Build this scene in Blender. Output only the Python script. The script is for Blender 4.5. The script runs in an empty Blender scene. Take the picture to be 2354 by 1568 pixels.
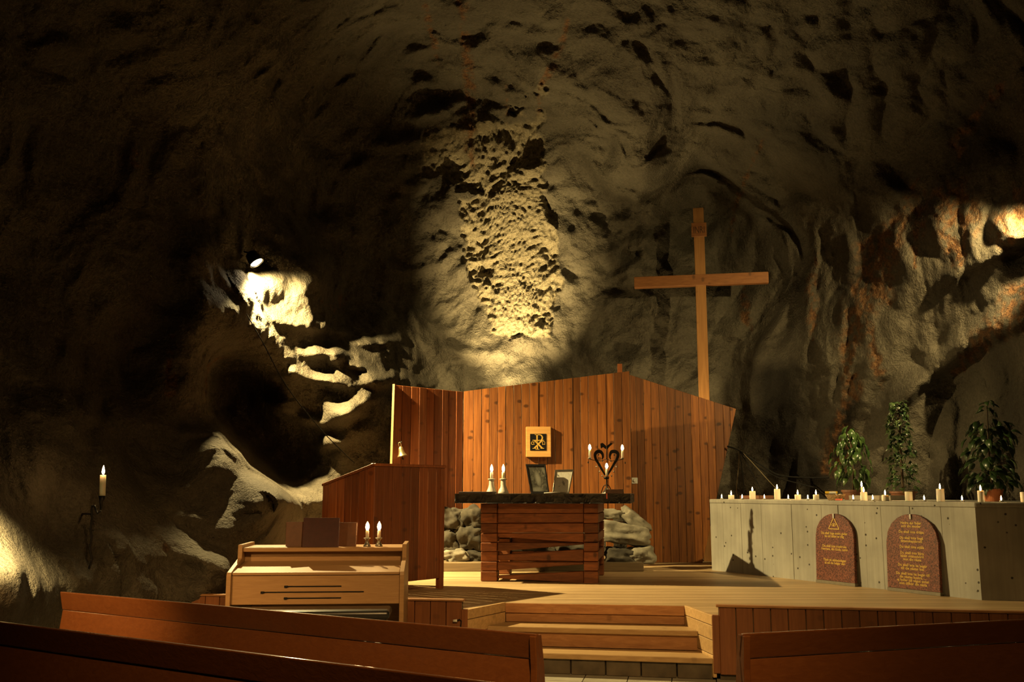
import bpy, bmesh, math, random
import numpy as np
from mathutils import Vector, Matrix, Quaternion
random.seed(7)
rnd = random.Random(11)
sc = bpy.context.scene
C = sc.collection

# ------------------------------------------------------------------ camera, world, lights, exposure
F, CX, CY, EYE = 2200.0, 1177.0, 784.0, 1.5          # focal length in pixels of the 2354x1568 frame
PITCH = math.atan(344 / F)
cam = bpy.data.objects.new('camera', bpy.data.cameras.new('camera'))
cam.data.sensor_width = 36.0
cam.data.lens = 36.0 * F / 2354
cam.data.clip_end = 200
cam.location = (0, 0, EYE)
cam.rotation_euler = (math.pi / 2 + PITCH, 0, 0)
C.objects.link(cam)
sc.camera = cam

w = bpy.data.worlds.new('world'); sc.world = w; w.use_nodes = True
w.node_tree.nodes['Background'].inputs[0].default_value = (1.0, 0.62, 0.32, 1)
w.node_tree.nodes['Background'].inputs[1].default_value = 0.0005
sc.view_settings.view_transform = 'Standard'
sc.view_settings.look = 'None'
sc.view_settings.exposure = -0.42
sc.view_settings.gamma = 1.0
sc.view_settings.use_curve_mapping = False
sc.cycles.use_denoising = True
sc.cycles.max_bounces = 3
sc.cycles.diffuse_bounces = 1
sc.cycles.glossy_bounces = 2
sc.cycles.transmission_bounces = 1
sc.cycles.use_adaptive_sampling = True
sc.cycles.adaptive_threshold = 0.05
sc.cycles.adaptive_min_samples = 12
sc.cycles.sample_clamp_indirect = 3.0

WARM = (1.0, 0.75, 0.31)
AMBER = (1.0, 0.58, 0.20)
def lamp(name, kind, loc, power, col, size=0.05, target=None, cone=None, blend=0.4):
    l = bpy.data.lights.new(name, kind); l.energy = power; l.color = col
    if kind == 'AREA': l.size = size
    else: l.shadow_soft_size = size
    if kind == 'SPOT':
        l.spot_size = math.radians(cone); l.spot_blend = blend
    o = bpy.data.objects.new(name, l); o.location = loc
    if target is not None:
        o.rotation_euler = (Vector(target) - Vector(loc)).to_track_quat('-Z', 'Y').to_euler()
    C.objects.link(o); return o
FLOOD = Vector((-3.03, 11.15, 4.16))                 # the floodlight hanging on the rock shoulder
FLOOD_AIM = FLOOD + Vector((2.4, -0.35, -3.5))
lamp('flood_light', 'SPOT', FLOOD, 3400, WARM, 0.03, FLOOD_AIM, 126, 1.0)
lamp('flood_light', 'SPOT', FLOOD, 2700, WARM, 0.03, FLOOD + Vector((0.12, 0.6, -0.62)), 108, 0.7)  # second spot at the same fixture, added to brighten pillar and terraces
lamp('relief_light', 'SPOT', (-0.05, 13.7, 2.45), 3500, WARM, 0.05, (0.0, 14.9, 4.25), 64, 1.0)
lamp('relief_light', 'SPOT', (-0.05, 13.7, 2.45), 1100, WARM, 0.05, (0.75, 12.5, 5.45), 88, 1.0)
lamp('cross_light', 'SPOT', (2.55, 13.86, 2.05), 160, WARM, 0.05, (2.75, 14.6, 4.0), 120, 0.8)
lamp('right_wall_light', 'SPOT', (5.30, 9.45, 4.50), 1100, WARM, 0.04, (5.0, 10.4, 4.0), 92, 0.8)
lamp('left_wall_light', 'SPOT', (-3.40, 5.85, 1.95), 3200, WARM, 0.05, (-3.80, 6.60, 1.0), 54, 0.8)
lamp('left_pew_light', 'SPOT', (-3.25, 4.8, 1.9), 290, AMBER, 0.08, (-2.75, 6.25, 0.78), 62, 0.9)
lamp('hall_light', 'SPOT', (0.6, 1.2, 4.6), 1350, AMBER, 0.25, (-0.55, 6.6, 0.6), 54, 0.9)
lamp('hall_light', 'SPOT', (0.6, 1.2, 4.6), 330, AMBER, 0.25, (2.0, 7.4, 0.4), 48, 0.9)

# ------------------------------------------------------------------ geometry helpers
_f = Vector((0, math.cos(PITCH), math.sin(PITCH))); _u = Vector((0, -math.sin(PITCH), math.cos(PITCH)))
def ray(px, py):
    return Vector((1, 0, 0)) * ((px - CX) / F) + _u * (-(py - CY) / F) + _f
EYEV = Vector((0, 0, EYE))
def at_y(px, py, Y):
    d = ray(px, py); return EYEV + d * (Y / d.y)
def at_z(px, py, z):
    d = ray(px, py); return EYEV + d * ((z - EYE) / d.z)
def at_plane(px, py, P, n):
    d = ray(px, py); n = Vector(n); return EYEV + d * ((Vector(P) - EYEV).dot(n) / d.dot(n))

class MB:
    def __init__(s): s.v = []; s.f = []
    def add(s, vs, fs):
        o = len(s.v); s.v += [Vector(p) for p in vs]; s.f += [tuple(i + o for i in f) for f in fs]; return s
    def hexa(s, b, t):                                # bottom ring, top ring (4 points each, ccw from above)
        return s.add(list(b) + list(t), [(3, 2, 1, 0), (4, 5, 6, 7), (0, 1, 5, 4), (1, 2, 6, 5), (2, 3, 7, 6), (3, 0, 4, 7)])
    def box(s, c, d, M=None):
        x, y, z = (k / 2 for k in d); c = Vector(c)
        b = [Vector((-x, -y, -z)), Vector((x, -y, -z)), Vector((x, y, -z)), Vector((-x, y, -z))]
        t = [p + Vector((0, 0, 2 * z)) for p in b]
        if M is not None: b = [M @ p for p in b]; t = [M @ p for p in t]
        return s.hexa([c + p for p in b], [c + p for p in t])
    def prism(s, poly, ext):                          # planar polygon (list of 3D points) extruded by a vector
        n = len(poly); ext = Vector(ext); a = [Vector(p) for p in poly]; b = [p + ext for p in a]
        nn = sum(((a[i] - a[0]).cross(a[i + 1] - a[0]) for i in range(1, n - 1)), Vector())
        fs = [tuple(range(n)), tuple(range(2 * n - 1, n - 1, -1))] + [(i, i + n, (i + 1) % n + n, (i + 1) % n) for i in range(n)]
        if nn.dot(ext) > 0: fs = [tuple(reversed(f)) for f in fs]
        return s.add(a + b, fs)
    def tube(s, path, r, n=8, cap=True):
        P = [Vector(p) for p in path]; m = len(P); R = r if isinstance(r, (list, tuple)) else [r] * m
        up = Vector((0.3, 0.9, 0.2)); base = len(s.v); vs = []
        prev = None
        for i, p in enumerate(P):
            t = (P[min(i + 1, m - 1)] - P[max(i - 1, 0)]).normalized()
            a = t.cross(up) if prev is None else prev - t * prev.dot(t)
            if a.length < 1e-5: a = t.cross(Vector((1, 0, 0)))
            a.normalize(); prev = a; b = t.cross(a)
            vs += [p + (a * math.cos(2 * math.pi * k / n) + b * math.sin(2 * math.pi * k / n)) * R[i] for k in range(n)]
        fs = [(i * n + k, i * n + (k + 1) % n, (i + 1) * n + (k + 1) % n, (i + 1) * n + k) for i in range(m - 1) for k in range(n)]
        if cap: fs += [tuple(range(n - 1, -1, -1)), tuple((m - 1) * n + k for k in range(n))]
        return s.add(vs, fs)
    def lathe(s, prof, c=(0, 0, 0), n=24, M=None):    # prof: (radius, z)
        c = Vector(c); vs = []
        for r, z in prof:
            for k in range(n):
                p = Vector((r * math.cos(2 * math.pi * k / n), r * math.sin(2 * math.pi * k / n), z))
                vs.append(c + (M @ p if M is not None else p))
        m = len(prof)
        fs = [(i * n + k, i * n + (k + 1) % n, (i + 1) * n + (k + 1) % n, (i + 1) * n + k) for i in range(m - 1) for k in range(n)]
        if prof[0][0] > 1e-4: fs.append(tuple(range(n - 1, -1, -1)))
        if prof[-1][0] > 1e-4: fs.append(tuple((m - 1) * n + k for k in range(n)))
        return s.add(vs, fs)
    def xf(s, M):
        s.v = [M @ p for p in s.v]; return s

ORG = {}
def empty(name, loc):
    o = bpy.data.objects.new(name, None); o.empty_display_size = 0.1; o.location = loc; C.objects.link(o)
    ORG[o.name] = Vector(loc); return o
def obj(name, mb, mat, parent=None, bevel=0.0, smooth=False, seg=1, origin=None):
    """one mesh object; mb holds world coordinates"""
    if parent is not None: org = ORG[parent.name]
    elif origin is not None: org = Vector(origin)
    else:
        lo = [min(p[k] for p in mb.v) for k in range(3)]; hi = [max(p[k] for p in mb.v) for k in range(3)]
        org = Vector(((lo[0] + hi[0]) / 2, (lo[1] + hi[1]) / 2, lo[2]))
    me = bpy.data.meshes.new(name)
    me.from_pydata([tuple(p - org) for p in mb.v], [], mb.f); me.update()
    if smooth: me.shade_smooth()
    me.materials.append(mat)
    o = bpy.data.objects.new(name, me); C.objects.link(o); ORG[o.name] = org
    if parent is None: o.location = org
    else: o.parent = parent
    if bevel:
        b = o.modifiers.new('bevel', 'BEVEL'); b.width = bevel; b.segments = seg; b.limit_method = 'ANGLE'; b.angle_limit = 0.6
        if smooth: b.harden_normals = False
    return o
def tag(o, label, cat, group=None):
    o['label'] = label; o['category'] = cat
    if group: o['group'] = group
    return o
def struct(o, label=None):
    o['kind'] = 'structure'
    if label: o['label'] = label
    return o
def clip(poly, a, b, c):                              # keep a*u + b*z <= c
    out = []
    for i in range(len(poly)):
        p, q = poly[i], poly[(i + 1) % len(poly)]
        dp, dq = a * p[0] + b * p[1] - c, a * q[0] + b * q[1] - c
        if dp <= 0: out.append(p)
        if dp * dq < 0:
            t = dp / (dp - dq); out.append((p[0] + t * (q[0] - p[0]), p[1] + t * (q[1] - p[1])))
    return out
def text_mesh(lines, size, spacing, mat, name, parent, M, depth=0.002, bold=0.0, resolution=2):
    """centred lines [(text, y)], mapped by matrix M (x right, y up, z out)"""
    mb = MB()
    for txt, y in lines:
        cu = bpy.data.curves.new('t', 'FONT'); cu.body = txt; cu.size = size; cu.align_x = 'CENTER'; cu.resolution_u = resolution
        cu.extrude = depth; cu.offset = bold; cu.space_character = spacing
        to = bpy.data.objects.new('t', cu); C.objects.link(to)
        bpy.context.view_layer.update()
        me = bpy.data.meshes.new_from_object(to.evaluated_get(bpy.context.evaluated_depsgraph_get()))
        mb.add([M @ (p.co + Vector((0, y, 0))) for p in me.vertices], [tuple(p.vertices) for p in me.polygons])
        bpy.data.objects.remove(to); bpy.data.curves.remove(cu); bpy.data.meshes.remove(me)
    return obj(name, mb, mat, parent)

# ------------------------------------------------------------------ materials
def new_mat(name):
    m = bpy.data.materials.new(name); m.use_nodes = True
    nt = m.node_tree; return m, nt, nt.nodes['Principled BSDF']
def N(nt, typ, **kw):
    n = nt.nodes.new(typ)
    for k, v in kw.items():
        if k in n.inputs: n.inputs[k].default_value = v
        else: setattr(n, k, v)
    return n
def ramp(nt, fac, stops):
    r = nt.nodes.new('ShaderNodeValToRGB'); e = r.color_ramp.elements
    while len(e) < len(stops): e.new(0.5)
    for k, (p, c) in enumerate(stops):
        e[k].position = p; e[k].color = (*c, 1) if len(c) == 3 else c
    nt.links.new(fac, r.inputs[0]); return r.outputs[0]
def mixc(nt, fac, a, b, mode='MIX'):
    m = nt.nodes.new('ShaderNodeMix'); m.data_type = 'RGBA'; m.blend_type = mode
    for s, v in ((m.inputs[0], fac), (m.inputs[6], a), (m.inputs[7], b)):
        if hasattr(v, 'is_output'): nt.links.new(v, s)
        else: s.default_value = v if isinstance(v, (int, float)) else (*v, 1)
    return m.outputs[2]
def math_n(nt, op, a, b=0.0, clampit=False):
    m = nt.nodes.new('ShaderNodeMath'); m.operation = op; m.use_clamp = clampit
    for s, v in ((m.inputs[0], a), (m.inputs[1], b)):
        if hasattr(v, 'is_output'): nt.links.new(v, s)
        else: s.default_value = v
    return m.outputs[0]
def bump(nt, bsdf, h, strength, dist):
    b = nt.nodes.new('ShaderNodeBump'); b.inputs['Strength'].default_value = strength; b.inputs['Distance'].default_value = dist
    nt.links.new(h, b.inputs['Height']); nt.links.new(b.outputs[0], bsdf.inputs['Normal']); return b
def simple(name, col, rough=0.5, metal=0.0, var=0.15, scale=25.0, spec=0.5, bmp=0.0, bdist=0.005):
    m, nt, b = new_mat(name)
    tc = N(nt, 'ShaderNodeTexCoord'); no = N(nt, 'ShaderNodeTexNoise', Scale=scale, Detail=5.0)
    nt.links.new(tc.outputs['Object'], no.inputs['Vector'])
    lo = tuple(c * (1 - var) for c in col); hi = tuple(min(1, c * (1 + var)) for c in col)
    nt.links.new(ramp(nt, no.outputs[0], [(0.3, lo), (0.7, hi)]), b.inputs['Base Color'])
    b.inputs['Roughness'].default_value = rough; b.inputs['Metallic'].default_value = metal
    b.inputs['Specular IOR Level'].default_value = spec
    if bmp: bump(nt, b, no.outputs[0], bmp, bdist)
    return m
def wood(name, dark, light, axis='z', rough=0.5, knots=0.5, spec=0.35, fine=1.0, coat=0.0, vary=0.35):
    m, nt, b = new_mat(name)
    tc = N(nt, 'ShaderNodeTexCoord'); oi = N(nt, 'ShaderNodeObjectInfo')
    off = N(nt, 'ShaderNodeVectorMath', operation='ADD')
    sh = N(nt, 'ShaderNodeVectorMath', operation='SCALE'); sh.inputs[0].default_value = (7.1, 3.3, 5.7)
    nt.links.new(oi.outputs['Random'], sh.inputs['Scale'])
    nt.links.new(tc.outputs['Object'], off.inputs[0]); nt.links.new(sh.outputs[0], off.inputs[1])
    s = {'z': (22, 22, 1.1), 'x': (1.1, 22, 22), 'y': (22, 1.1, 22)}[axis]
    mp = N(nt, 'ShaderNodeMapping'); mp.inputs['Scale'].default_value = tuple(k * fine for k in s)
    nt.links.new(off.outputs[0], mp.inputs['Vector'])
    no = N(nt, 'ShaderNodeTexNoise', Scale=1.6, Detail=6.0, Roughness=0.6, Distortion=0.6)
    nt.links.new(mp.outputs[0], no.inputs['Vector'])
    col = ramp(nt, no.outputs[0], [(0.25, dark), (0.5, tuple((a + c) / 2 for a, c in zip(dark, light))), (0.72, light)])
    k = {'z': (6, 6, 9), 'x': (9, 6, 6), 'y': (6, 9, 6)}[axis]
    mp2 = N(nt, 'ShaderNodeMapping'); mp2.inputs['Scale'].default_value = k
    nt.links.new(off.outputs[0], mp2.inputs['Vector'])
    vo = N(nt, 'ShaderNodeTexVoronoi', Scale=1.0); nt.links.new(mp2.outputs[0], vo.inputs['Vector'])
    kn = ramp(nt, vo.outputs['Distance'], [(0.14, (1, 1, 1)), (0.27, (0, 0, 0))])
    ks = N(nt, 'ShaderNodeSeparateColor'); nt.links.new(vo.outputs['Color'], ks.inputs[0])
    kn = math_n(nt, 'MULTIPLY', kn, math_n(nt, 'GREATER_THAN', ks.outputs[0], 0.62))
    col = mixc(nt, math_n(nt, 'MULTIPLY', kn, knots), col, tuple(c * 0.35 for c in dark))
    hv = N(nt, 'ShaderNodeHueSaturation')
    nt.links.new(col, hv.inputs['Color'])
    v = N(nt, 'ShaderNodeMapRange'); v.inputs['To Min'].default_value = 1 - vary; v.inputs['To Max'].default_value = 1 + vary
    nt.links.new(oi.outputs['Random'], v.inputs['Value']); nt.links.new(v.outputs[0], hv.inputs['Value'])
    nt.links.new(hv.outputs[0], b.inputs['Base Color'])
    b.inputs['Roughness'].default_value = rough; b.inputs['Specular IOR Level'].default_value = spec
    if coat: b.inputs['Coat Weight'].default_value = coat; b.inputs['Coat Roughness'].default_value = 0.12
    bump(nt, b, no.outputs[0], 0.25, 0.004)
    return m
def emissive(name, col, strength):
    m, nt, b = new_mat(name)
    b.inputs['Base Color'].default_value = (*col, 1)
    b.inputs['Emission Color'].default_value = (*col, 1); b.inputs['Emission Strength'].default_value = strength
    return m

M_panel = wood('stained_pine', (0.115, 0.033, 0.007), (0.31, 0.108, 0.022), 'z', 0.5, 0.8)
M_pulpit = wood('red_stained_pine', (0.15, 0.040, 0.011), (0.33, 0.100, 0.027), 'z', 0.45)
M_altar = wood('dark_larch', (0.10, 0.030, 0.010), (0.26, 0.085, 0.026), 'x', 0.5, 0.8)
M_stagefront = wood('facade_pine', (0.17, 0.060, 0.022), (0.27, 0.10, 0.036), 'z', 0.5, 0.25, vary=0.12)
M_step = wood('step_pine', (0.30, 0.13, 0.05), (0.50, 0.25, 0.10), 'x', 0.5, 0.35)
M_stepside = wood('pale_pine', (0.46, 0.28, 0.12), (0.66, 0.43, 0.20), 'x', 0.5, 0.3)
M_cross = wood('cross_pine', (0.26, 0.115, 0.034), (0.41, 0.195, 0.062), 'z', 0.55, 0.25, vary=0.05)
M_crossbar = wood('crossbar_pine', (0.19, 0.070, 0.022), (0.30, 0.122, 0.040), 'x', 0.55, 0.6, vary=0.05)
M_organ = wood('oak_veneer', (0.36, 0.20, 0.085), (0.46, 0.27, 0.12), 'x', 0.42, 0.0, fine=2.0, vary=0.04)
M_pew = wood('mahogany_lacquer', (0.15, 0.048, 0.014), (0.20, 0.068, 0.020), 'x', 0.36, 0.0, fine=1.4, vary=0.04, coat=0.7)
M_plinth = wood('weathered_beam', (0.16, 0.11, 0.06), (0.28, 0.20, 0.11), 'x', 0.7, 0.2)
M_trimwood = wood('pale_trim', (0.42, 0.24, 0.10), (0.60, 0.38, 0.18), 'z', 0.5, 0.1)
M_plaquewood = wood('plaque_oak', (0.42, 0.21, 0.06), (0.62, 0.34, 0.11), 'x', 0.5, 0.1)
M_iron = simple('black_iron', (0.018, 0.015, 0.012), 0.45, 0.6)
M_pewter = simple('pewter', (0.30, 0.27, 0.22), 0.38, 0.9)
M_brass = simple('aged_brass', (0.55, 0.42, 0.22), 0.35, 0.9)
M_gold = simple('gold_paint', (0.62, 0.38, 0.08), 0.4, 0.2)
M_goldtext = simple('gilded_lettering', (0.66, 0.43, 0.10), 0.45, 0.1, 0.1)
M_black = simple('black_enamel', (0.006, 0.006, 0.007), 0.35)
M_white = simple('white_plastic', (0.62, 0.60, 0.55), 0.4)
M_paper = simple('paper', (0.72, 0.70, 0.62), 0.8)
M_ceramic = simple('cream_ceramic', (0.60, 0.55, 0.46), 0.35, 0, 0.1)
M_cable = simple('black_cable', (0.010, 0.009, 0.008), 0.8, spec=0.15)
M_cable2 = simple('grey_cord', (0.16, 0.12, 0.06), 0.6)
M_terra = simple('terracotta', (0.46, 0.15, 0.055), 0.7, 0, 0.15, 18)
M_brownpot = simple('brown_planter', (0.17, 0.065, 0.028), 0.6)
M_soil = simple('soil', (0.03, 0.02, 0.012), 0.95, 0, 0.4, 60)
M_wicker = simple('wicker', (0.34, 0.21, 0.085), 0.7, 0, 0.35, 70, bmp=0.5)
M_yellow = simple('yellow_card', (0.75, 0.48, 0.03), 0.5)
M_redcard = simple('red_card', (0.72, 0.13, 0.07), 0.5)
M_redbook = simple('maroon_cloth', (0.050, 0.008, 0.005), 0.6)
M_brownbook = simple('brown_cloth', (0.11, 0.040, 0.013), 0.55)
M_darkbook = simple('dark_leather', (0.035, 0.015, 0.008), 0.55)
M_tray = simple('grey_tray', (0.20, 0.17, 0.12), 0.5)
M_vinyl = simple('black_vinyl', (0.02, 0.018, 0.016), 0.34, spec=0.6)
M_stem = simple('plant_stem', (0.07, 0.045, 0.02), 0.8)
M_wick = simple('wick', (0.01, 0.008, 0.006), 0.9)
M_silver = simple('silver_frame', (0.50, 0.46, 0.38), 0.22, 0.9)
def leaf_mat(name, lo, hi):
    m, nt, b = new_mat(name); oi = N(nt, 'ShaderNodeObjectInfo')
    nt.links.new(ramp(nt, oi.outputs['Random'], [(0.1, lo), (0.9, hi)]), b.inputs['Base Color'])
    b.inputs['Roughness'].default_value = 0.32; b.inputs['Specular IOR Level'].default_value = 0.6
    return m
M_leaf = leaf_mat('ficus_leaf', (0.028, 0.060, 0.014), (0.075, 0.13, 0.03))
M_ivy = leaf_mat('ivy_leaf', (0.022, 0.055, 0.016), (0.085, 0.125, 0.04))
M_dleaf = leaf_mat('camellia_leaf', (0.016, 0.036, 0.010), (0.042, 0.080, 0.02))
def wax_mat():
    m, nt, b = new_mat('candle_wax')
    b.inputs['Base Color'].default_value = (0.78, 0.72, 0.58, 1); b.inputs['Roughness'].default_value = 0.45
    b.inputs['Subsurface Weight'].default_value = 0.6; b.inputs['Subsurface Radius'].default_value = (0.02, 0.012, 0.006)
    b.inputs['Subsurface Scale'].default_value = 1.0
    return m
M_wax = wax_mat()
M_flame = emissive('candle_flame', (1.0, 0.60, 0.22), 170.0)
M_bigflame = emissive('sconce_flame', (1.0, 0.58, 0.20), 420.0)
M_bulb = emissive('candle_bulb', (1.0, 0.62, 0.24), 85.0)
M_floodglass = emissive('flood_glass', (1.0, 0.78, 0.44), 250.0)
M_alu = simple('tealight_cup', (0.55, 0.53, 0.50), 0.3, 0.9)

def slab_mat():
    m, nt, b = new_mat('black_slate'); tc = N(nt, 'ShaderNodeTexCoord')
    no = N(nt, 'ShaderNodeTexNoise', Scale=9.0, Detail=8.0, Roughness=0.65, Distortion=1.2); nt.links.new(tc.outputs['Object'], no.inputs['Vector'])
    nt.links.new(ramp(nt, no.outputs[0], [(0.35, (0.010, 0.009, 0.008)), (0.6, (0.030, 0.027, 0.024)), (0.72, (0.10, 0.095, 0.085))]), b.inputs['Base Color'])
    b.inputs['Roughness'].default_value = 0.42; bump(nt, b, no.outputs[0], 0.8, 0.02); return m
M_slab = slab_mat()
def granite_mat():
    m, nt, b = new_mat('red_granite'); tc = N(nt, 'ShaderNodeTexCoord')
    no = N(nt, 'ShaderNodeTexVoronoi', Scale=110.0); nt.links.new(tc.outputs['Object'], no.inputs['Vector'])
    n2 = N(nt, 'ShaderNodeTexNoise', Scale=9.0, Detail=4.0); nt.links.new(tc.outputs['Object'], n2.inputs['Vector'])
    sep = N(nt, 'ShaderNodeSeparateColor'); nt.links.new(no.outputs['Color'], sep.inputs[0])
    c = ramp(nt, sep.outputs[0], [(0.1, (0.055, 0.014, 0.009)), (0.5, (0.16, 0.042, 0.022)), (0.92, (0.25, 0.085, 0.05))])
    c = mixc(nt, 0.5, c, ramp(nt, n2.outputs[0], [(0.3, (0.6, 0.6, 0.6)), (0.7, (1.25, 1.2, 1.15))]), 'MULTIPLY')
    nt.links.new(c, b.inputs['Base Color']); b.inputs['Roughness'].default_value = 0.5; return m
M_granite = granite_mat()
def concrete_mat():
    m, nt, b = new_mat('board_formed_concrete'); tc = N(nt, 'ShaderNodeTexCoord')
    n1 = N(nt, 'ShaderNodeTexNoise', Scale=2.2, Detail=6.0); nt.links.new(tc.outputs['Object'], n1.inputs['Vector'])
    mp = N(nt, 'ShaderNodeMapping'); mp.inputs['Scale'].default_value = (14, 14, 0.8); nt.links.new(tc.outputs['Object'], mp.inputs['Vector'])
    n2 = N(nt, 'ShaderNodeTexNoise', Scale=2.0, Detail=5.0); nt.links.new(mp.outputs[0], n2.inputs['Vector'])
    c = ramp(nt, n1.outputs[0], [(0.3, (0.29, 0.275, 0.24)), (0.7, (0.43, 0.41, 0.36))])
    c = mixc(nt, 0.55, c, ramp(nt, n2.outputs[0], [(0.3, (0.80, 0.79, 0.77)), (0.7, (1.12, 1.12, 1.1))]), 'MULTIPLY')
    vo = N(nt, 'ShaderNodeTexVoronoi', Scale=15.0); nt.links.new(tc.outputs['Object'], vo.inputs['Vector'])
    sep = N(nt, 'ShaderNodeSeparateColor'); nt.links.new(vo.outputs['Color'], sep.inputs[0])
    pit = math_n(nt, 'MULTIPLY', ramp(nt, vo.outputs['Distance'], [(0.13, (1, 1, 1)), (0.20, (0, 0, 0))]), math_n(nt, 'GREATER_THAN', sep.outputs[0], 0.74))
    c = mixc(nt, pit, c, (0.05, 0.042, 0.03))
    nt.links.new(c, b.inputs['Base Color']); b.inputs['Roughness'].default_value = 0.8
    h = math_n(nt, 'SUBTRACT', math_n(nt, 'MULTIPLY', n2.outputs[0], 0.3), pit)
    bump(nt, b, h, 0.5, 0.01); return m
M_concrete = concrete_mat()
def floor_mat():                                      # narrow boards of the stage floor running across
    m, nt, b = new_mat('stage_boards'); tc = N(nt, 'ShaderNodeTexCoord')
    sp = N(nt, 'ShaderNodeSeparateXYZ'); nt.links.new(tc.outputs['Object'], sp.inputs[0])
    row = math_n(nt, 'MULTIPLY', sp.outputs[1], 1 / 0.10)
    fl = math_n(nt, 'FLOOR', row); fr = math_n(nt, 'FRACT', row)
    wn = N(nt, 'ShaderNodeTexWhiteNoise', noise_dimensions='1D'); nt.links.new(fl, wn.inputs['W'])
    mp = N(nt, 'ShaderNodeMapping'); mp.inputs['Scale'].default_value = (0.9, 24, 24); nt.links.new(tc.outputs['Object'], mp.inputs['Vector'])
    no = N(nt, 'ShaderNodeTexNoise', Scale=1.5, Detail=6.0); nt.links.new(mp.outputs[0], no.inputs['Vector'])
    c = ramp(nt, no.outputs[0], [(0.3, (0.45, 0.30, 0.15)), (0.7, (0.67, 0.48, 0.27))])
    c = mixc(nt, 1.0, c, ramp(nt, wn.outputs[0], [(0, (0.78, 0.76, 0.74)), (1, (1.1, 1.1, 1.1))]), 'MULTIPLY')
    gap = math_n(nt, 'LESS_THAN', fr, 0.05)
    c = mixc(nt, math_n(nt, 'MULTIPLY', gap, 0.75), c, (0.06, 0.035, 0.015))
    n3 = N(nt, 'ShaderNodeTexNoise', Scale=1.3, Detail=4.0); nt.links.new(tc.outputs['Object'], n3.inputs['Vector'])
    c = mixc(nt, 0.6, c, ramp(nt, n3.outputs[0], [(0.35, (0.75, 0.72, 0.68)), (0.65, (1.1, 1.1, 1.1))]), 'MULTIPLY')
    nt.links.new(c, b.inputs['Base Color']); b.inputs['Roughness'].default_value = 0.5
    bump(nt, b, math_n(nt, 'SUBTRACT', no.outputs[0], math_n(nt, 'MULTIPLY', gap, 2.0)), 0.3, 0.004); return m
M_floor = floor_mat()
M_tile = simple('limestone_tile', (0.36, 0.33, 0.26), 0.55, 0, 0.15, 6)
M_riserstone = simple('stone_riser', (0.10, 0.075, 0.045), 0.7, 0, 0.35, 8)
M_slabfloor = simple('ground', (0.12, 0.10, 0.075), 0.9, 0, 0.3, 3)
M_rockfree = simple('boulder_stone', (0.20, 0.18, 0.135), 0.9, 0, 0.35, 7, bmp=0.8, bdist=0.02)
M_rockshade = simple('shaded_boulder_stone', (0.038, 0.031, 0.020), 0.9, 0, 0.4, 7, bmp=0.8, bdist=0.02)  # boulder stone darkened: pulpit and altar shadow put into the colour

def rock_mat():
    m, nt, b = new_mat('cave_rock'); tc = N(nt, 'ShaderNodeTexCoord')
    at = N(nt, 'ShaderNodeAttribute', attribute_name='masks'); sep = N(nt, 'ShaderNodeSeparateColor'); nt.links.new(at.outputs['Color'], sep.inputs[0])
    bare, rust, dark = sep.outputs[0], sep.outputs[1], sep.outputs[2]
    n1 = N(nt, 'ShaderNodeTexNoise', Scale=1.1, Detail=3.0, Roughness=0.6); nt.links.new(tc.outputs['Object'], n1.inputs['Vector'])
    n2 = N(nt, 'ShaderNodeTexNoise', Scale=26.0, Detail=3.0, Roughness=0.75); nt.links.new(tc.outputs['Object'], n2.inputs['Vector'])
    c = ramp(nt, n1.outputs[0], [(0.3, (0.058, 0.048, 0.035)), (0.7, (0.096, 0.083, 0.062))])
    c = mixc(nt, 0.7, c, ramp(nt, n2.outputs[0], [(0.3, (0.6, 0.58, 0.55)), (0.7, (1.25, 1.25, 1.22))]), 'MULTIPLY')
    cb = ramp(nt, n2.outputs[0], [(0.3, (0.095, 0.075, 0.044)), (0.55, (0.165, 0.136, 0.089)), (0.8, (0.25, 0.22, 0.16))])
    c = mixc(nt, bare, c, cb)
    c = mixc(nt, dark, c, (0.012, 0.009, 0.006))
    c = mixc(nt, math_n(nt, 'MULTIPLY', rust, 0.8), c, ramp(nt, n2.outputs[0], [(0.35, (0.05, 0.018, 0.006)), (0.6, (0.15, 0.066, 0.022)), (0.75, (0.24, 0.16, 0.08))]))
    nt.links.new(c, b.inputs['Base Color']); b.inputs['Roughness'].default_value = 0.85; b.inputs['Specular IOR Level'].default_value = 0.25
    bump(nt, b, n2.outputs[0], 1.0, 0.035); return m
M_rock = rock_mat()

# ------------------------------------------------------------------ the cave: one continuous rock shell, cut into walls and ceiling
_prm = np.random.RandomState(5)
PERM = np.concatenate([_prm.permutation(256)] * 3)
GRAD = _prm.normal(size=(256, 3)); GRAD /= np.linalg.norm(GRAD, axis=1)[:, None]
def pnoise(P, scale=1.0, seed=0):
    P = P / scale + seed * 17.37
    i = np.floor(P).astype(np.int64); f = P - i; u = f * f * f * (f * (f * 6 - 15) + 10); i &= 255
    out = 0
    for dx in (0, 1):
        for dy in (0, 1):
            for dz in (0, 1):
                g = GRAD[PERM[PERM[PERM[(i[:, 0] + dx) & 255] + ((i[:, 1] + dy) & 255)] + ((i[:, 2] + dz) & 255)]]
                d = f - np.array((dx, dy, dz))
                wgt = (u[:, 0] if dx else 1 - u[:, 0]) * (u[:, 1] if dy else 1 - u[:, 1]) * (u[:, 2] if dz else 1 - u[:, 2])
                out = out + wgt * (g * d).sum(1)
    return out * 1.6

HUB = np.array((0.2, 1.5, 1.6))
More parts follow.
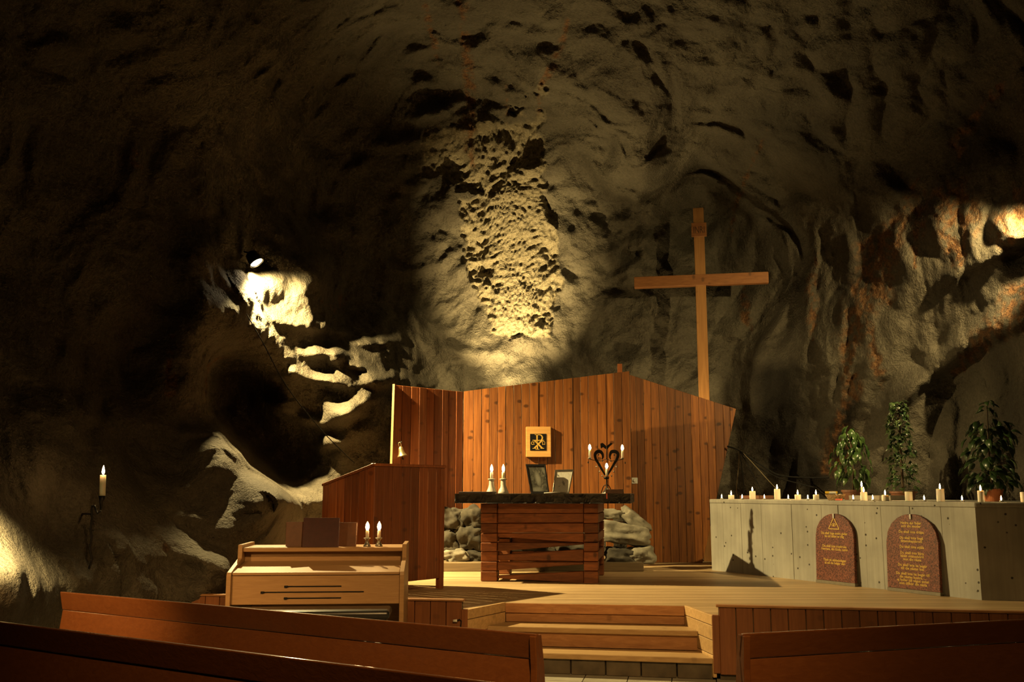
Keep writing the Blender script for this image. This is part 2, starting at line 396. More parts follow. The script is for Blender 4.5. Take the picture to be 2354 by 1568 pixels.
# rock surface points: photograph pixel and distance in metres
CP = [(1180,870,15.0),(1180,700,15.0),(1180,500,14.7),(1180,360,14.2),(1000,850,15.0),(930,700,15.0),(1000,500,14.8),(900,420,14.3),
 (1350,850,15.0),(1350,650,15.0),(1350,480,14.6),(1450,560,14.6),
 (1060,150,12.9),(1050,180,13.5),(1250,215,12.75),(1250,250,13.5),(1400,285,12.7),(1390,330,13.6),(1465,375,12.9),(1420,430,14.0),(940,100,12.7),(900,150,13.0),
 (1200,60,12.0),(1330,0,11.3),(1300,130,12.3),(1050,0,11.5),(1480,120,11.6),(800,0,10.6),(780,160,12.2),
 (700,300,12.6),(620,420,12.2),(720,480,13.4),(850,580,14.3),(800,700,14.0),(640,580,11.9),
 (650,690,12.05),(620,640,11.75),(720,720,12.3),(662,765,12.0),(662,825,11.95),(640,790,11.9),(720,650,12.3),(690,790,12.4),(615,805,11.5),(650,860,12.3),(740,800,12.65),(600,605,11.9),
 (800,820,12.8),(720,880,12.5),(850,900,13.0),(780,960,12.6),(640,930,12.6),(760,1010,12.9),(700,1060,13.3),(850,1050,13.2),(650,1000,13.2),(700,1250,12.2),(900,1250,13),
 (575,730,10.9),(580,690,10.9),(612,700,11.75),(600,760,11.0),(500,650,10.4),(450,600,10.0),(470,680,10.0),(470,760,10.05),(455,830,10.1),(440,900,10.0),(380,700,10.1),(590,790,11.2),(535,640,10.8),(525,570,10.85),(618,760,11.5),(590,880,12.9),(560,850,12.6),
 (470,860,10.6),(465,910,10.5),(465,946,10.5),(510,991,10.4),(500,850,12.6),(505,900,12.7),(505,946,12.8),(547,991,12.8),(587,1041,12.8),(634,1090,12.8),(672,1112,12.6),(520,800,10.9),(550,1041,10.3),(600,1097,10.2),(635,1122,10.2),(660,1165,10.2),(500,1030,9.75),(540,1120,9.65),(570,1160,9.5),(590,1200,9.35),(620,1205,9.6),(720,1180,11.9),
 (420,960,10.05),(400,560,10.0),(300,850,9.9),(250,650,9.3),(330,450,9.6),(120,600,8.7),(0,600,8.2),(0,900,7.9),(150,950,8.4),(240,1120,8.6),(330,1100,9.3),(400,1060,9.75),(460,1150,9.5),(320,1250,8.6),(430,1300,9.0),(470,1390,8.8),(250,1330,8.2),(100,1250,7.7),(30,1320,6.8),(0,1430,6.5),(120,1420,7.5),
 (0,0,7.2),(0,300,7.8),(200,100,8.3),(300,250,9.3),(450,100,9.0),(500,350,10.7),(620,150,10.6),
 (1520,480,14.8),(1600,480,14.95),(1600,420,14.5),(1760,640,14.7),(1660,640,14.9),(1600,350,13.7),(1600,150,11.5),(1620,700,14.8),(1560,860,15.0),(1700,560,14.75),(1720,760,14.5),(1740,930,14.2),(1760,1060,14.3),(1700,1120,14.6),(1650,1000,14.8),
 (1800,350,12.6),(1800,150,11.3),(1850,600,13.7),(1860,800,13.5),(1860,960,13.7),(1840,1100,13.9),(1950,420,12.1),(2000,150,10.5),(1980,700,12.5),(1960,900,12.7),(2000,1080,12.6),
 (2150,350,11.0),(2150,600,11.4),(2120,850,11.9),(2150,1060,11.8),(2250,700,10.9),(2260,900,11.2),(2270,1090,11.0),
 (2354,480,9.9),(2330,560,10.2),(2354,300,9.7),(2354,100,9.0),(2200,50,9.8),(2354,700,10.1),(2300,600,10.5),(2354,900,10.3),(2354,1090,10.2),(2220,560,10.9),(2354,620,10.5)]
P0 = np.array([tuple(at_y(*c)) for c in CP])
D = P0 - HUB; R0 = np.linalg.norm(D, axis=1); U0 = D / R0[:, None]
def dirs(az, el): return np.stack([np.sin(az) * np.cos(el), np.cos(az) * np.cos(el), np.sin(el)], -1)
ext = [(-85,0,4.6),(-85,35,5.0),(-60,-10,5.2),(-60,15,5.4),(-60,45,5.6),(-85,65,5.6),(-30,50,7.4),(0,50,8.2),(30,50,7.6),(60,45,6.6),(85,65,6.0),(0,75,7.2),(-60,75,6.5),(60,75,6.5),
       (85,0,6.0),(85,35,6.2),(60,-10,6.8),(60,15,7.0),(45,0,8.6),(45,25,8.4),(0,88,6.8),(-20,-12,10.5),(0,-10,14.5),(15,-10,14),(28,-10,11.5)]
E = np.radians(np.array([(a, e) for a, e, r in ext])); Ue = dirs(E[:, 0], E[:, 1])
Uc = np.concatenate([U0, Ue]); Rc = np.concatenate([R0, np.array([r for a, e, r in ext])])
phi = lambda d: np.sqrt(d * d + 0.008 ** 2)
nC = len(Uc); A = np.zeros((nC + 4, nC + 4))
A[:nC, :nC] = phi(np.linalg.norm(Uc[:, None] - Uc[None], axis=2)); A[:nC, nC] = 1; A[:nC, nC + 1:] = Uc; A[nC:, :nC] = A[:nC, nC:].T
A[:nC, :nC] -= np.eye(nC) * 0.002
coef = np.linalg.solve(A, np.concatenate([Rc, np.zeros(4)]))
def base_r(U):
    out = np.empty(len(U))
    for k in range(0, len(U), 40000):
        u = U[k:k + 40000]
        out[k:k + 40000] = phi(np.sqrt(np.maximum(0, 2 - 2 * u @ Uc.T))) @ coef[:nC] + coef[nC] + u @ coef[nC + 1:]
    return out

def spread(lo, a, b, hi, step, coarse):
    return np.concatenate([np.linspace(lo, a, coarse, endpoint=False), np.arange(a, b, step), np.linspace(b, hi, coarse)])
AZ = np.radians(spread(-88, -40, 36, 88, 0.092, 36)); EL = np.radians(spread(-24, -11, 35, 88, 0.092, 26))
na, ne = len(AZ), len(EL)
gaz, gel = np.meshgrid(AZ, EL)                        # rows: elevation
U = dirs(gaz.ravel(), gel.ravel())
# the base surface is smooth: evaluate on every 3rd node and interpolate
ia = np.unique(np.concatenate([np.arange(0, na, 3), [na - 1]])); ie = np.unique(np.concatenate([np.arange(0, ne, 3), [ne - 1]]))
cu = dirs(*[g.ravel() for g in np.meshgrid(AZ[ia], EL[ie])]); rb = base_r(cu).reshape(len(ie), len(ia))
tmp = np.stack([np.interp(AZ, AZ[ia], row) for row in rb]); r = np.stack([np.interp(EL, EL[ie], tmp[:, k]) for k in range(na)], 1).ravel()
r = np.clip(r, 3.5, 17)
P = HUB + U * r[:, None]
X, Y, Z = P.T

def xz(px, py, y): q = at_y(px, py, y); return q.x, q.z
def poly_mask(pts, y, soft):
    q = np.array([xz(a, b, y) for a, b in pts]); n = len(q)
    inside = np.zeros(len(X), bool); dist = np.full(len(X), 9.0)
    sel = np.where((X > q[:, 0].min() - 1) & (X < q[:, 0].max() + 1) & (Z > q[:, 1].min() - 1) & (Z < q[:, 1].max() + 1) & (abs(Y - y) < 2.5))[0]
    x, z = X[sel], Z[sel]; ins = np.zeros(len(sel), bool); dd = np.full(len(sel), 9.0)
    for i in range(n):
        (x1, z1), (x2, z2) = q[i], q[(i + 1) % n]
        ins ^= ((z1 > z) != (z2 > z)) & (x < (x2 - x1) * (z - z1) / (z2 - z1 + 1e-12) + x1)
        t = np.clip(((x - x1) * (x2 - x1) + (z - z1) * (z2 - z1)) / ((x2 - x1) ** 2 + (z2 - z1) ** 2), 0, 1)
        dd = np.minimum(dd, np.hypot(x - x1 - t * (x2 - x1), z - z1 - t * (z2 - z1)))
    s = np.where(ins, dd, -dd) + pnoise(P[sel], 0.22, 77) * 0.10 + pnoise(P[sel], 0.08, 78) * 0.05; out = np.zeros(len(X)); out[sel] = np.clip(0.5 + s / soft, 0, 1); return out
JIT = np.abs(pnoise(P, 0.16, 71)) * 0.05 + pnoise(P, 0.3, 72) * 0.03
def line_mask(pts, y, wid):                           # polyline stain: points (px, py, half width in cm)
    out = np.zeros(len(X)); q = [(*xz(a, b, y), c / 100) for a, b, c in pts]
    for (x1, z1, w1), (x2, z2, w2) in zip(q, q[1:]):
        sel = np.where((X > min(x1, x2) - 0.5) & (X < max(x1, x2) + 0.5) & (Z > min(z1, z2) - 0.5) & (Z < max(z1, z2) + 0.5) & (abs(Y - y) < 2.5))[0]
        x, z = X[sel], Z[sel]
        t = np.clip(((x - x1) * (x2 - x1) + (z - z1) * (z2 - z1)) / ((x2 - x1) ** 2 + (z2 - z1) ** 2 + 1e-9), 0, 1)
        d = (np.hypot(x - x1 - t * (x2 - x1), z - z1 - t * (z2 - z1)) + JIT[sel]) / (w1 + (w2 - w1) * t)
        out[sel] = np.maximum(out[sel], np.clip(1.5 - d, 0, 1))
    return out

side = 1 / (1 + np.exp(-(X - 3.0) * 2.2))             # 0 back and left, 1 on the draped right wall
left = 1 / (1 + np.exp((X + 2.2) * 2.2))
# domain warp, large swells, lumps
wv = np.stack([pnoise(P, 0.9, 41), pnoise(P, 0.9, 42), pnoise(P, 0.9, 43)], 1) * 0.22
Q = P + wv
big = (pnoise(P, 2.1, 1) * 0.17 + pnoise(Q, 1.0, 2) * 0.12) * (1 - 0.6 * left)
lump = np.sqrt(pnoise(Q, 0.58, 3) ** 2 + 0.012); lump2 = pnoise(Q, 0.36, 4)
fr = (lump - 0.25) * -0.19 + lump2 * 0.125 + pnoise(Q, 0.21, 5) * 0.055 + pnoise(Q, 0.095, 6) * 0.022 + pnoise(P, 0.05, 10) * 0.008
# right wall: hanging diagonal folds
ca, sa = math.cos(0.42), math.sin(0.42)
fx, fz = X * ca - Z * sa, X * sa + Z * ca
G = np.stack([fx, Y * 0.8, fz * 0.26], 1) + wv * 0.5
fold = (np.abs(pnoise(G, 0.55, 7)) - 0.25) * -0.34 + pnoise(G, 0.27, 8) * 0.10 + pnoise(Q, 0.12, 9) * 0.022
disp = big + fr * (1 - side * 0.65) + fold * side + fr * left * -0.25
# bare rock left standing in the shotcrete above the altar
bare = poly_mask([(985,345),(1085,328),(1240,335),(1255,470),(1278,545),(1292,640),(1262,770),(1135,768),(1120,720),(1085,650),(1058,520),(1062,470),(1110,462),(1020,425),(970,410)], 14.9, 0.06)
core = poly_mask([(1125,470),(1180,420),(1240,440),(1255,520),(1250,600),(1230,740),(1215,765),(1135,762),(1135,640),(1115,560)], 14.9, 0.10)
strat = np.stack([X * 0.9 + Z * 0.35, Y, Z * 2.6 - X * 0.8], 1)
blk = pnoise(Q + wv, 0.40, 14) * 3.2
crag = (np.floor(blk) * 0.075 + (blk - np.floor(blk)) ** 4 * 0.075 + np.abs(pnoise(strat + wv, 0.30, 11)) * 0.10 + np.abs(pnoise(Q, 0.15, 12)) * 0.10 + np.abs(pnoise(P, 0.07, 13)) * 0.055 - 0.06)
swirl = np.abs(pnoise(strat + wv * 3, 0.11, 15)) * 0.07 + np.abs(pnoise(Q, 0.06, 16)) * 0.03
disp = disp * (1 - bare * 0.75) + bare * (0.09 + crag * (1 - 0.72 * core)) + core * (swirl - 0.13)
# shadowed gutter under the lip of the vault
groove = line_mask([(760,330,30),(850,215,34),(950,160,34),(1060,182,34),(1150,232,34),(1250,282,34),(1350,328,34),(1412,378,32),(1445,450,28),(1470,520,20)], 13.4, 0)
groove = groove * groove * (3 - 2 * groove)
disp += groove * (0.13 + 0.15 * pnoise(Q, 0.5, 61))
# individual lumps and ledges: (px, py, distance, half width m, half height m, push towards the hall m, tilt)
for a, b, y, hw, hh, amt, tilt in [
    (736,755,12.7,.30,.12,.22,0.2),(858,776,13.5,.26,.12,.25,0.5),(748,815,12.8,.17,.11,.25,0.3),(786,835,13.2,.10,.12,.28,0),(832,852,13.4,.09,.07,.22,0),
    (690,872,12.7,.28,.11,.26,-.1),(770,884,12.9,.20,.11,.30,-.2),(872,876,13.4,.24,.15,.34,0.5),(647,935,12.6,.22,.14,.26,-.3),(850,925,13.3,.20,.12,.25,0.6),
    (702,966,12.7,.18,.09,.27,-.2),(790,958,12.9,.26,.12,.34,0.4),(752,1018,12.8,.20,.11,.27,0.2),(820,1000,13.0,.2,.1,.2,0.5),
    (712,1148,11.2,.13,.13,.45,0),(665,1140,11.0,.16,.22,.25,-.5),(440,1310,8.6,.20,.10,.22,-.5),(445,1365,8.4,.17,.13,.20,-.2),
    (640,690,12.3,.22,.45,.10,0),(720,640,12.6,.18,.3,.12,0),(1000,250,13.8,.4,.1,.25,.3),(930,320,13.9,.45,.12,.25,.3),(1100,290,14.0,.35,.1,.2,.1),
    (60,1270,6.9,.14,.22,.15,0),(30,1370,6.7,.2,.2,.18,0),(2275,775,10.7,.80,.13,.34,.94),(2330,560,10.2,.35,.12,.2,.6)]:
    x0, z0 = xz(a, b, y); c_, s_ = math.cos(tilt), math.sin(tilt)
    sel = np.where((abs(X - x0) < 3 * max(hw, hh)) & (abs(Z - z0) < 3 * max(hw, hh)) & (abs(Y - y) < 1.6))[0]
    dx, dz = X[sel] - x0, Z[sel] - z0; uu, vv = (dx * c_ + dz * s_) / hw, (-dx * s_ + dz * c_) / hh
    vv = np.where(vv < 0, vv * 1.5, vv)               # steeper underside
    disp[sel] -= amt * np.exp(-(uu ** 2 + vv ** 2) ** 1.3)
rust = np.zeros(len(X))
for y, pts in [(13.6,[(1960,520,2),(1945,600,10),(1930,690,14),(1915,760,12),(1905,850,6),(1910,900,8),(1900,980,3)]),(13.2,[(1950,600,12),(1960,680,8),(1975,740,4)]),
    (13.8,[(1858,600,3),(1856,700,5),(1850,770,4),(1852,792,1)]),(14.5,[(1722,655,3),(1718,720,8),(1728,765,3)]),(12.3,[(2045,490,4),(2052,560,5),(2060,640,2)]),
    (11.8,[(2110,480,8),(2130,560,9),(2140,640,3)]),(12.0,[(2100,300,2),(2090,400,4),(2100,450,3)]),(14.1,[(1700,390,2),(1703,470,4),(1704,520,2)]),(13.5,[(1080,140,5),(1078,210,9),(1072,290,9),(1080,330,4)]),
    (12.5,[(1300,110,3),(1272,155,7),(1240,190,2)]),(12.4,[(985,70,3),(998,90,4)]),(12.7,[(1165,165,2),(1166,220,3)]),(12.6,[(755,640,2),(752,690,4),(735,690,2)]),(8.6,[(285,830,5),(280,865,6)]),(6.4,[(60,1250,4),(75,1300,5)]),
    (9.4,[(388,630,3),(385,660,3)]),(9.7,[(380,770,5),(375,850,4)]),(7.2,[(55,120,4),(48,150,5)]),(10.0,[(2354,430,10),(2345,480,12),(2348,540,6)]),(13.6,[(1905,1000,9),(1900,1080,10)]),(11.3,[(2250,690,8),(2230,780,7),(2215,850,3)]),(12.6,[(1990,760,3),(2005,860,5),(2010,900,2)])]:
    rust = np.maximum(rust, line_mask(pts, y, 0))
brk = pnoise(P, 0.11, 21) + pnoise(P, 0.05, 22) * 0.6
rust = np.clip(rust * (0.62 + brk * 1.7), 0, 1)
disp += rust * 0.03 * brk
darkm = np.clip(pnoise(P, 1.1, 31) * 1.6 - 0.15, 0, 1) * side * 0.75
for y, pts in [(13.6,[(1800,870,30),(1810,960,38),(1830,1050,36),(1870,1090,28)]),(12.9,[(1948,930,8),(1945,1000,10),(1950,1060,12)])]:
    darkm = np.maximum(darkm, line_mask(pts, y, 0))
V = HUB + U * np.maximum(r + disp, 3.0)[:, None]
V[:, 2] = np.maximum(V[:, 2], -0.6)
V3 = V.reshape(ne, na, 3)
nrm = np.cross(np.gradient(V3, axis=1), np.gradient(V3, axis=0)); nrm /= np.linalg.norm(nrm, axis=2)[..., None] + 1e-12
tc_ = HUB - V3; nrm *= np.sign((nrm * tc_).sum(2))[..., None]
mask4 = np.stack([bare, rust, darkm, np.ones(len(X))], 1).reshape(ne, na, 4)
def shell(name, a0, a1, e0, e1, label):
    sub = V3[e0:e1 + 1, a0:a1 + 1].reshape(-1, 3); nw, nh = a1 - a0 + 1, e1 - e0 + 1
    idx = np.arange(nw * nh).reshape(nh, nw)
    q = np.stack([idx[:-1, :-1], idx[:-1, 1:], idx[1:, 1:], idx[1:, :-1]], -1).reshape(-1, 4)
    me = bpy.data.meshes.new(name)
    me.vertices.add(len(sub)); me.vertices.foreach_set('co', sub.astype(np.float32).ravel())
    me.loops.add(q.size); me.loops.foreach_set('vertex_index', q.astype(np.int32).ravel())
    me.polygons.add(len(q)); me.polygons.foreach_set('loop_start', np.arange(0, q.size, 4, dtype=np.int32))
    me.update(calc_edges=True)
    me.polygons.foreach_set('use_smooth', np.ones(len(q), bool))
    ca_ = me.attributes.new('masks', 'FLOAT_COLOR', 'POINT')
    ca_.data.foreach_set('color', mask4[e0:e1 + 1, a0:a1 + 1].astype(np.float32).ravel())
    me.normals_split_custom_set_from_vertices([tuple(v) for v in nrm[e0:e1 + 1, a0:a1 + 1].reshape(-1, 3).tolist()])
    me.materials.append(M_rock)
    o = bpy.data.objects.new(name, me); C.objects.link(o); return struct(o, label)
iaL, iaR, ieC = np.searchsorted(AZ, math.radians(-17)), np.searchsorted(AZ, math.radians(15)), np.searchsorted(EL, math.radians(27))
shell('wall_left', 0, iaL, 0, ieC, 'dark bulging rock wall on the left side of the cave')
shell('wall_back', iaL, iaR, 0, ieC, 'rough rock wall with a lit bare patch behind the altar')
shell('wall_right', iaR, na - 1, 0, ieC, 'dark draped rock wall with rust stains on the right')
shell('ceiling', 0, na - 1, ieC, ne - 1, 'dim brown rock vault overhead')
def rock_at(px, py):                                  # the rock surface met by a sight line (nearest grid node by direction search)
    d = np.array(ray(px, py)); o = np.array(EYEV); Ys = np.linspace(4, 16.5, 500)
    pts = o + d * (Ys / d[1])[:, None]; rel = pts - HUB; rr = np.linalg.norm(rel, axis=1)
    a = np.arctan2(rel[:, 0], rel[:, 1]); e = np.arcsin(rel[:, 2] / rr)
    j = np.clip(np.searchsorted(AZ, a), 0, na - 1); i = np.clip(np.searchsorted(EL, e), 0, ne - 1)
    sr = np.linalg.norm(V3[i, j] - HUB, axis=1); k = np.argmax(rr > sr)
    return Vector(pts[k]), float(Ys[k])

# ------------------------------------------------------------------ hall floor
def frame(o, ang):
    M = Matrix.Translation(Vector(o)) @ Matrix.Rotation(ang, 4, 'Z')
    return lambda x, y, z: M @ Vector((x, y, z))
ST = 0.5                                              # stage height
fl, fr_ = at_z(1076, 1403, ST), at_z(1636, 1416, ST)
bl, br = at_z(1162, 1386, ST), at_z(1573, 1393, ST)
e = (fr_ - fl); e.z = 0; e.normalize(); nb = Vector((-e.y, e.x, 0)); SA = math.atan2(e.y, e.x)
mb = MB(); mb.prism([(-7, -3, -0.03), (9, -3, -0.03), (9, 16, -0.03), (-7, 16, -0.03)], (0, 0, -0.15))
floor = struct(obj('floor', mb, M_slabfloor, origin=(0, 0, 0)), 'stone tiled floor of the hall in front of the stage')
tile_me = None
for i in range(-8, 14):
    for j in range(11):
        c = fl + e * (0.35 * (i + 0.5) - 0.06) - nb * (0.36 * (j + 0.5) - 0.12); c.z = -0.032
        if tile_me is None:
            t = MB(); t.box((0, 0, 0.016), (0.342, 0.352, 0.032)); t.xf(Matrix.Rotation(SA, 4, 'Z'))
            o = obj('tile', t, M_tile, None, 0.004, origin=(0, 0, 0)); tile_me = o.data
        else:
            o = bpy.data.objects.new('tile', tile_me); C.objects.link(o)
        o.parent = floor; o.location = c

# ------------------------------------------------------------------ stage
stage = tag(empty('stage', (1.0, 11.0, 0)), 'raised wooden stage with pale boarded floor and red-brown panelled front', 'stage')
deckL, deckR = fl - e * 4.2, fr_ + e * 4.6
deckL, deckR = deckL + nb * 0.056, deckR + nb * 0.056
deck = [fl + nb * 0.01, bl, br, fr_ + nb * 0.01, fr_ + e * 0.05 + nb * 0.01, fr_ + e * 0.05 + nb * 0.056, deckR, Vector((deckR.x + 0.6, 15.2, ST)), Vector((deckL.x + 0.3, 15.2, ST)), deckL, fl - e * 0.05 + nb * 0.056, fl - e * 0.05 + nb * 0.01]
obj('deck', MB().prism(deck, (0, 0, -0.05)), M_floor, stage)
def facade(u0, u1, n, base):
    for k in range(n):
        a, b = base + e * (u0 + (u1 - u0) * k / n + 0.003), base + e * (u0 + (u1 - u0) * (k + 1) / n - 0.003)
        lo, hi = 0.045, ST + 0.07
        q = [Vector((a.x, a.y, lo)), Vector((b.x, b.y, lo)), Vector((b.x, b.y, hi)), Vector((a.x, a.y, hi))]
        obj('board', MB().prism(q, nb * (0.022 + rnd.random() * 0.002)), M_stagefront, stage, 0.004)
    a, b = base + e * (u0 - 0.02) - nb * 0.015, base + e * (u1 + 0.02) - nb * 0.015
    q = [Vector((a.x, a.y, ST + 0.07)), Vector((b.x, b.y, ST + 0.07))]
    obj('cap_rail', MB().prism([q[0], q[1], q[1] + nb * 0.07, q[0] + nb * 0.07], (0, 0, 0.018)), M_step, stage, 0.004)
    q = [base + e * u0 + nb * 0.03, base + e * u1 + nb * 0.03]
    for p in q: p.z = 0
    obj('base_board', MB().prism([q[0], q[1], q[1] + Vector((0, 0, ST + .068)), q[0] + Vector((0, 0, ST + .068))], nb * 0.02), M_riserstone, stage)
facade(0.055, 4.4, 32, fr_)
facade(-3.1, -0.055, 22, fl)

# ------------------------------------------------------------------ steps cut into the stage
steps = tag(empty('stage_steps', ((fl + fr_) / 2).to_tuple()[:2] + (0,)), 'wooden steps leading up to the stage between two pews', 'steps')
def on_side(p, q, t, z): v = p.lerp(q, t); return Vector((v.x, v.y, z))
g = 0.006
def tread(t, z, th, name, mat):                       # t: fraction from back (0) to front (1)
    b0, b1 = on_side(bl, fl, max(0, t - 0.52), z), on_side(br, fr_, max(0, t - 0.52), z)
    f0, f1 = on_side(bl, fl, t, z), on_side(br, fr_, t, z)
    obj(name, MB().prism([f0, f1, b1, b0], (0, 0, -th)), mat, steps, 0.005)
def riser(t, z0, z1, mat, name='riser', inset=0.03):
    f0, f1 = on_side(bl, fl, t, z0) + nb * inset, on_side(br, fr_, t, z0) + nb * inset
    obj(name, MB().prism([f0, f1, f1 + Vector((0, 0, z1 - z0)), f0 + Vector((0, 0, z1 - z0))], nb * 0.025), mat, steps, 0.003)
riser(0.0, ST - 0.085, ST - 0.001, M_step, 'nosing_board', -0.005)
riser(0.0, 0.335, ST - 0.088, M_step, 'riser', 0.012)
tread(0.5, 0.335, 0.045, 'tread', M_stepside)
riser(0.5, 0.17, 0.29, M_step)
tread(1.0, 0.17, 0.045, 'tread', M_stepside)
n = 7
for k in range(n):                                    # stone blocks under the lowest tread
    a, b = fl.lerp(fr_, k / n) + nb * 0.03, fl.lerp(fr_, (k + 1) / n) + nb * 0.03
    a.z = b.z = 0; a += e * 0.004; b -= e * 0.004
    obj('stone_block', MB().prism([a, b, b + Vector((0, 0, 0.124)), a + Vector((0, 0, 0.124))], nb * 0.06), M_riserstone, steps, 0.006)
for p0, p1, s in ((bl, fl, -1), (br, fr_, 1)):
    d = (p1 - p0); d.z = 0; d.normalize(); nn = Vector((d.y, -d.x, 0)) * (1 if s < 0 else -1)
    if (nn.x > 0) != (s > 0): nn = -nn
    for z0, z1 in ((0.425, ST + 0.004), (0.31, 0.42), (0.195, 0.305), (0.02, 0.19)):
        a, b = Vector((p0.x, p0.y, z0)), Vector((p1.x, p1.y, z0))
        obj('side_board', MB().prism([a, b, b + Vector((0, 0, z1 - z0)), a + Vector((0, 0, z1 - z0))], nn * 0.03), M_stepside, steps, 0.003)
    c = p1 + e * (0.03 * s) + nb * 0.02
    obj('corner_post', MB().box((c.x, c.y, 0.28), (0.055, 0.06, 0.45), Matrix.Rotation(SA, 3, 'Z')), M_stagefront, steps, 0.004)

# ------------------------------------------------------------------ concrete counter on the right
kA, kB, kC = at_z(1636, 1311, ST), at_z(2257, 1380, ST), at_z(2354, 1382.5, ST)
kd = (kB - kA).normalized(); kn = Vector((-kd.y, kd.x, 0))     # kn points into the counter
if kn.x < 0: kn = -kn
KH = 1.392
cD = kB + (kC - kB).normalized() * 2.2
ring = []
L = (kB - kA).length; u = 0.0
while u < L - 0.06:
    wd = min(rnd.choice((0.10, 0.12, 0.14)), L - u); off = kn * (rnd.random() * 0.009)
    ring += [kA + kd * (u + 0.0015) + off, kA + kd * (u + wd - 0.0015) + off]; u += wd
ring += [kB]
kd2 = (cD - kB).normalized(); kn2 = Vector((-kd2.y, kd2.x, 0))
u = 0.15
while u < 2.0:
    off = kn2 * rnd.random() * 0.008; ring += [kB + kd2 * u + off, kB + kd2 * (u + 0.13) + off]; u += 0.135
ring += [cD, Vector((cD.x + 0.2, cD.y + 1.7, ST)), Vector((5.0, 11.7, ST)), kA + kn * 1.25]
counter = tag(empty('concrete_counter', kA), 'long grey board-marked concrete counter carrying rows of candles', 'counter')
obj('body', MB().prism(ring, (0, 0, KH - 0.05 - ST)), M_concrete, counter)
ring2 = [kA - kn * 0.003 - kd * 0.004, kB - kn * 0.003, cD - kn2 * 0.003, ring[-3], ring[-2], ring[-1]]
obj('top', MB().prism([Vector((p.x, p.y, KH - 0.05)) for p in ring2], (0, 0, 0.05)), M_concrete, counter, 0.012, seg=2)

# ------------------------------------------------------------------ boarded wooden screens behind the altar
def boards(parent, A, B, edges, zlo, planes, th, mat, proud=0.01, name='board', gap=0.0025, bev=0.003):
    """vertical boards on the vertical plane through A-B; edges: distances along A-B; planes: half planes a*u+b*z<=c"""
    A, B = Vector(A), Vector(B); d = (B - A); d.z = 0; d.normalize(); nr = Vector((d.y, -d.x, 0))
    if nr.y > 0: nr = -nr
    for a, b in zip(edges, edges[1:]):
        poly = [(a + gap, zlo), (b - gap, zlo), (b - gap, 9.0), (a + gap, 9.0)]
        for pl in planes:
            poly = clip(poly, *pl)
            if len(poly) < 3: break
        if len(poly) < 3: continue
        pr = nr * (rnd.random() * proud)
        q = [Vector((A.x, A.y, 0)) + d * u + Vector((0, 0, z)) + pr for u, z in poly]
        obj(name, MB().prism(q, -nr * th), mat, parent, bev)
def half_above(p, q):                                 # keep below the line p-q in (u, z)
    (u1, z1), (u2, z2) = p, q; s = (z2 - z1) / (u2 - u1); return (-s, 1.0, z1 - s * u1)
YC = 12.9; YR = 13.75
c0, c1 = at_y(1065, 900, YC), at_y(1449, 853, YC)
zlow = at_y(1200, 1173, YC).z
px2u = lambda px, Y, x0: at_y(px, 1000, Y).x - x0
scr = tag(empty('wooden_screen', ((c0.x + c1.x) / 2, YC, zlow)), 'tall middle screen of orange-brown vertical boards right behind the altar', 'wooden screen')
edg = [px2u(p, YC, c0.x) for p in (1065,1088,1107,1125,1144,1162,1181,1199,1218,1238,1258,1276,1295,1317,1335,1353,1374,1394,1412,1431,1450)]
boards(scr, c0, c1, edg, zlow, [half_above((0, c0.z), (c1.x - c0.x, c1.z))], 0.024, M_panel, 0.016)
for z in (zlow + 0.25, zlow + 1.1):
    obj('batten', MB().box(((c0.x + c1.x) / 2, YC + 0.05, z), (c1.x - c0.x - 0.06, 0.045, 0.09)), M_panel, scr)
for px in (1110, 1400):
    x = at_y(px, 1000, YC).x
    obj('support_post', MB().box((x, YC + 0.12, (ST + 2.6) / 2), (0.09, 0.09, 2.6 - ST)), M_panel, scr)
q = at_y(1424, 846, YC + 0.15)
obj('support_post', MB().box((q.x, YC + 0.12, q.z - 0.7), (0.06, 0.06, 1.5)), M_pulpit, scr)
# left screen, its outer edge turned towards the hall
l0 = at_y(906, 885, 12.3); l1 = Vector((c0.x - 0.004, YC, at_y(1064, 901, YC).z))
ld = (l1 - l0); ld.z = 0; LL = ld.length
scl = tag(empty('wooden_screen', (l0.x, l0.y, zlow)), 'dark shaded left screen of vertical boards with a small bell on it', 'wooden screen')
fracs = [0, .115, .24, .355, .465, .575, .69, .785, .895, 1.0]
boards(scl, l0, l1, [LL * f for f in fracs], zlow, [half_above((0, l0.z), (LL, l1.z))], 0.024, M_pulpit, 0.008)
ldn = ld.normalized()
tp = [Vector((l0.x, l0.y, zlow)) - ldn * 0.012 - Vector((0.01, 0, 0)), Vector((l0.x, l0.y, l0.z + 0.01)) - ldn * 0.012]
obj('edge_trim', MB().hexa([tp[0] + Vector(v) for v in ((-.02, -.01, 0), (.008, -.01, 0), (.008, .03, 0), (-.02, .03, 0))],
                           [tp[1] + Vector(v) for v in ((-.008, -.01, 0), (.020, -.01, 0), (.020, .03, 0), (-.008, .03, 0))]), M_trimwood, scl)
pp = l0.lerp(l1, 0.5); obj('support_post', MB().box((pp.x, pp.y + 0.08, (ST + 2.4) / 2), (0.08, 0.08, 2.4 - ST)), M_pulpit, scl)
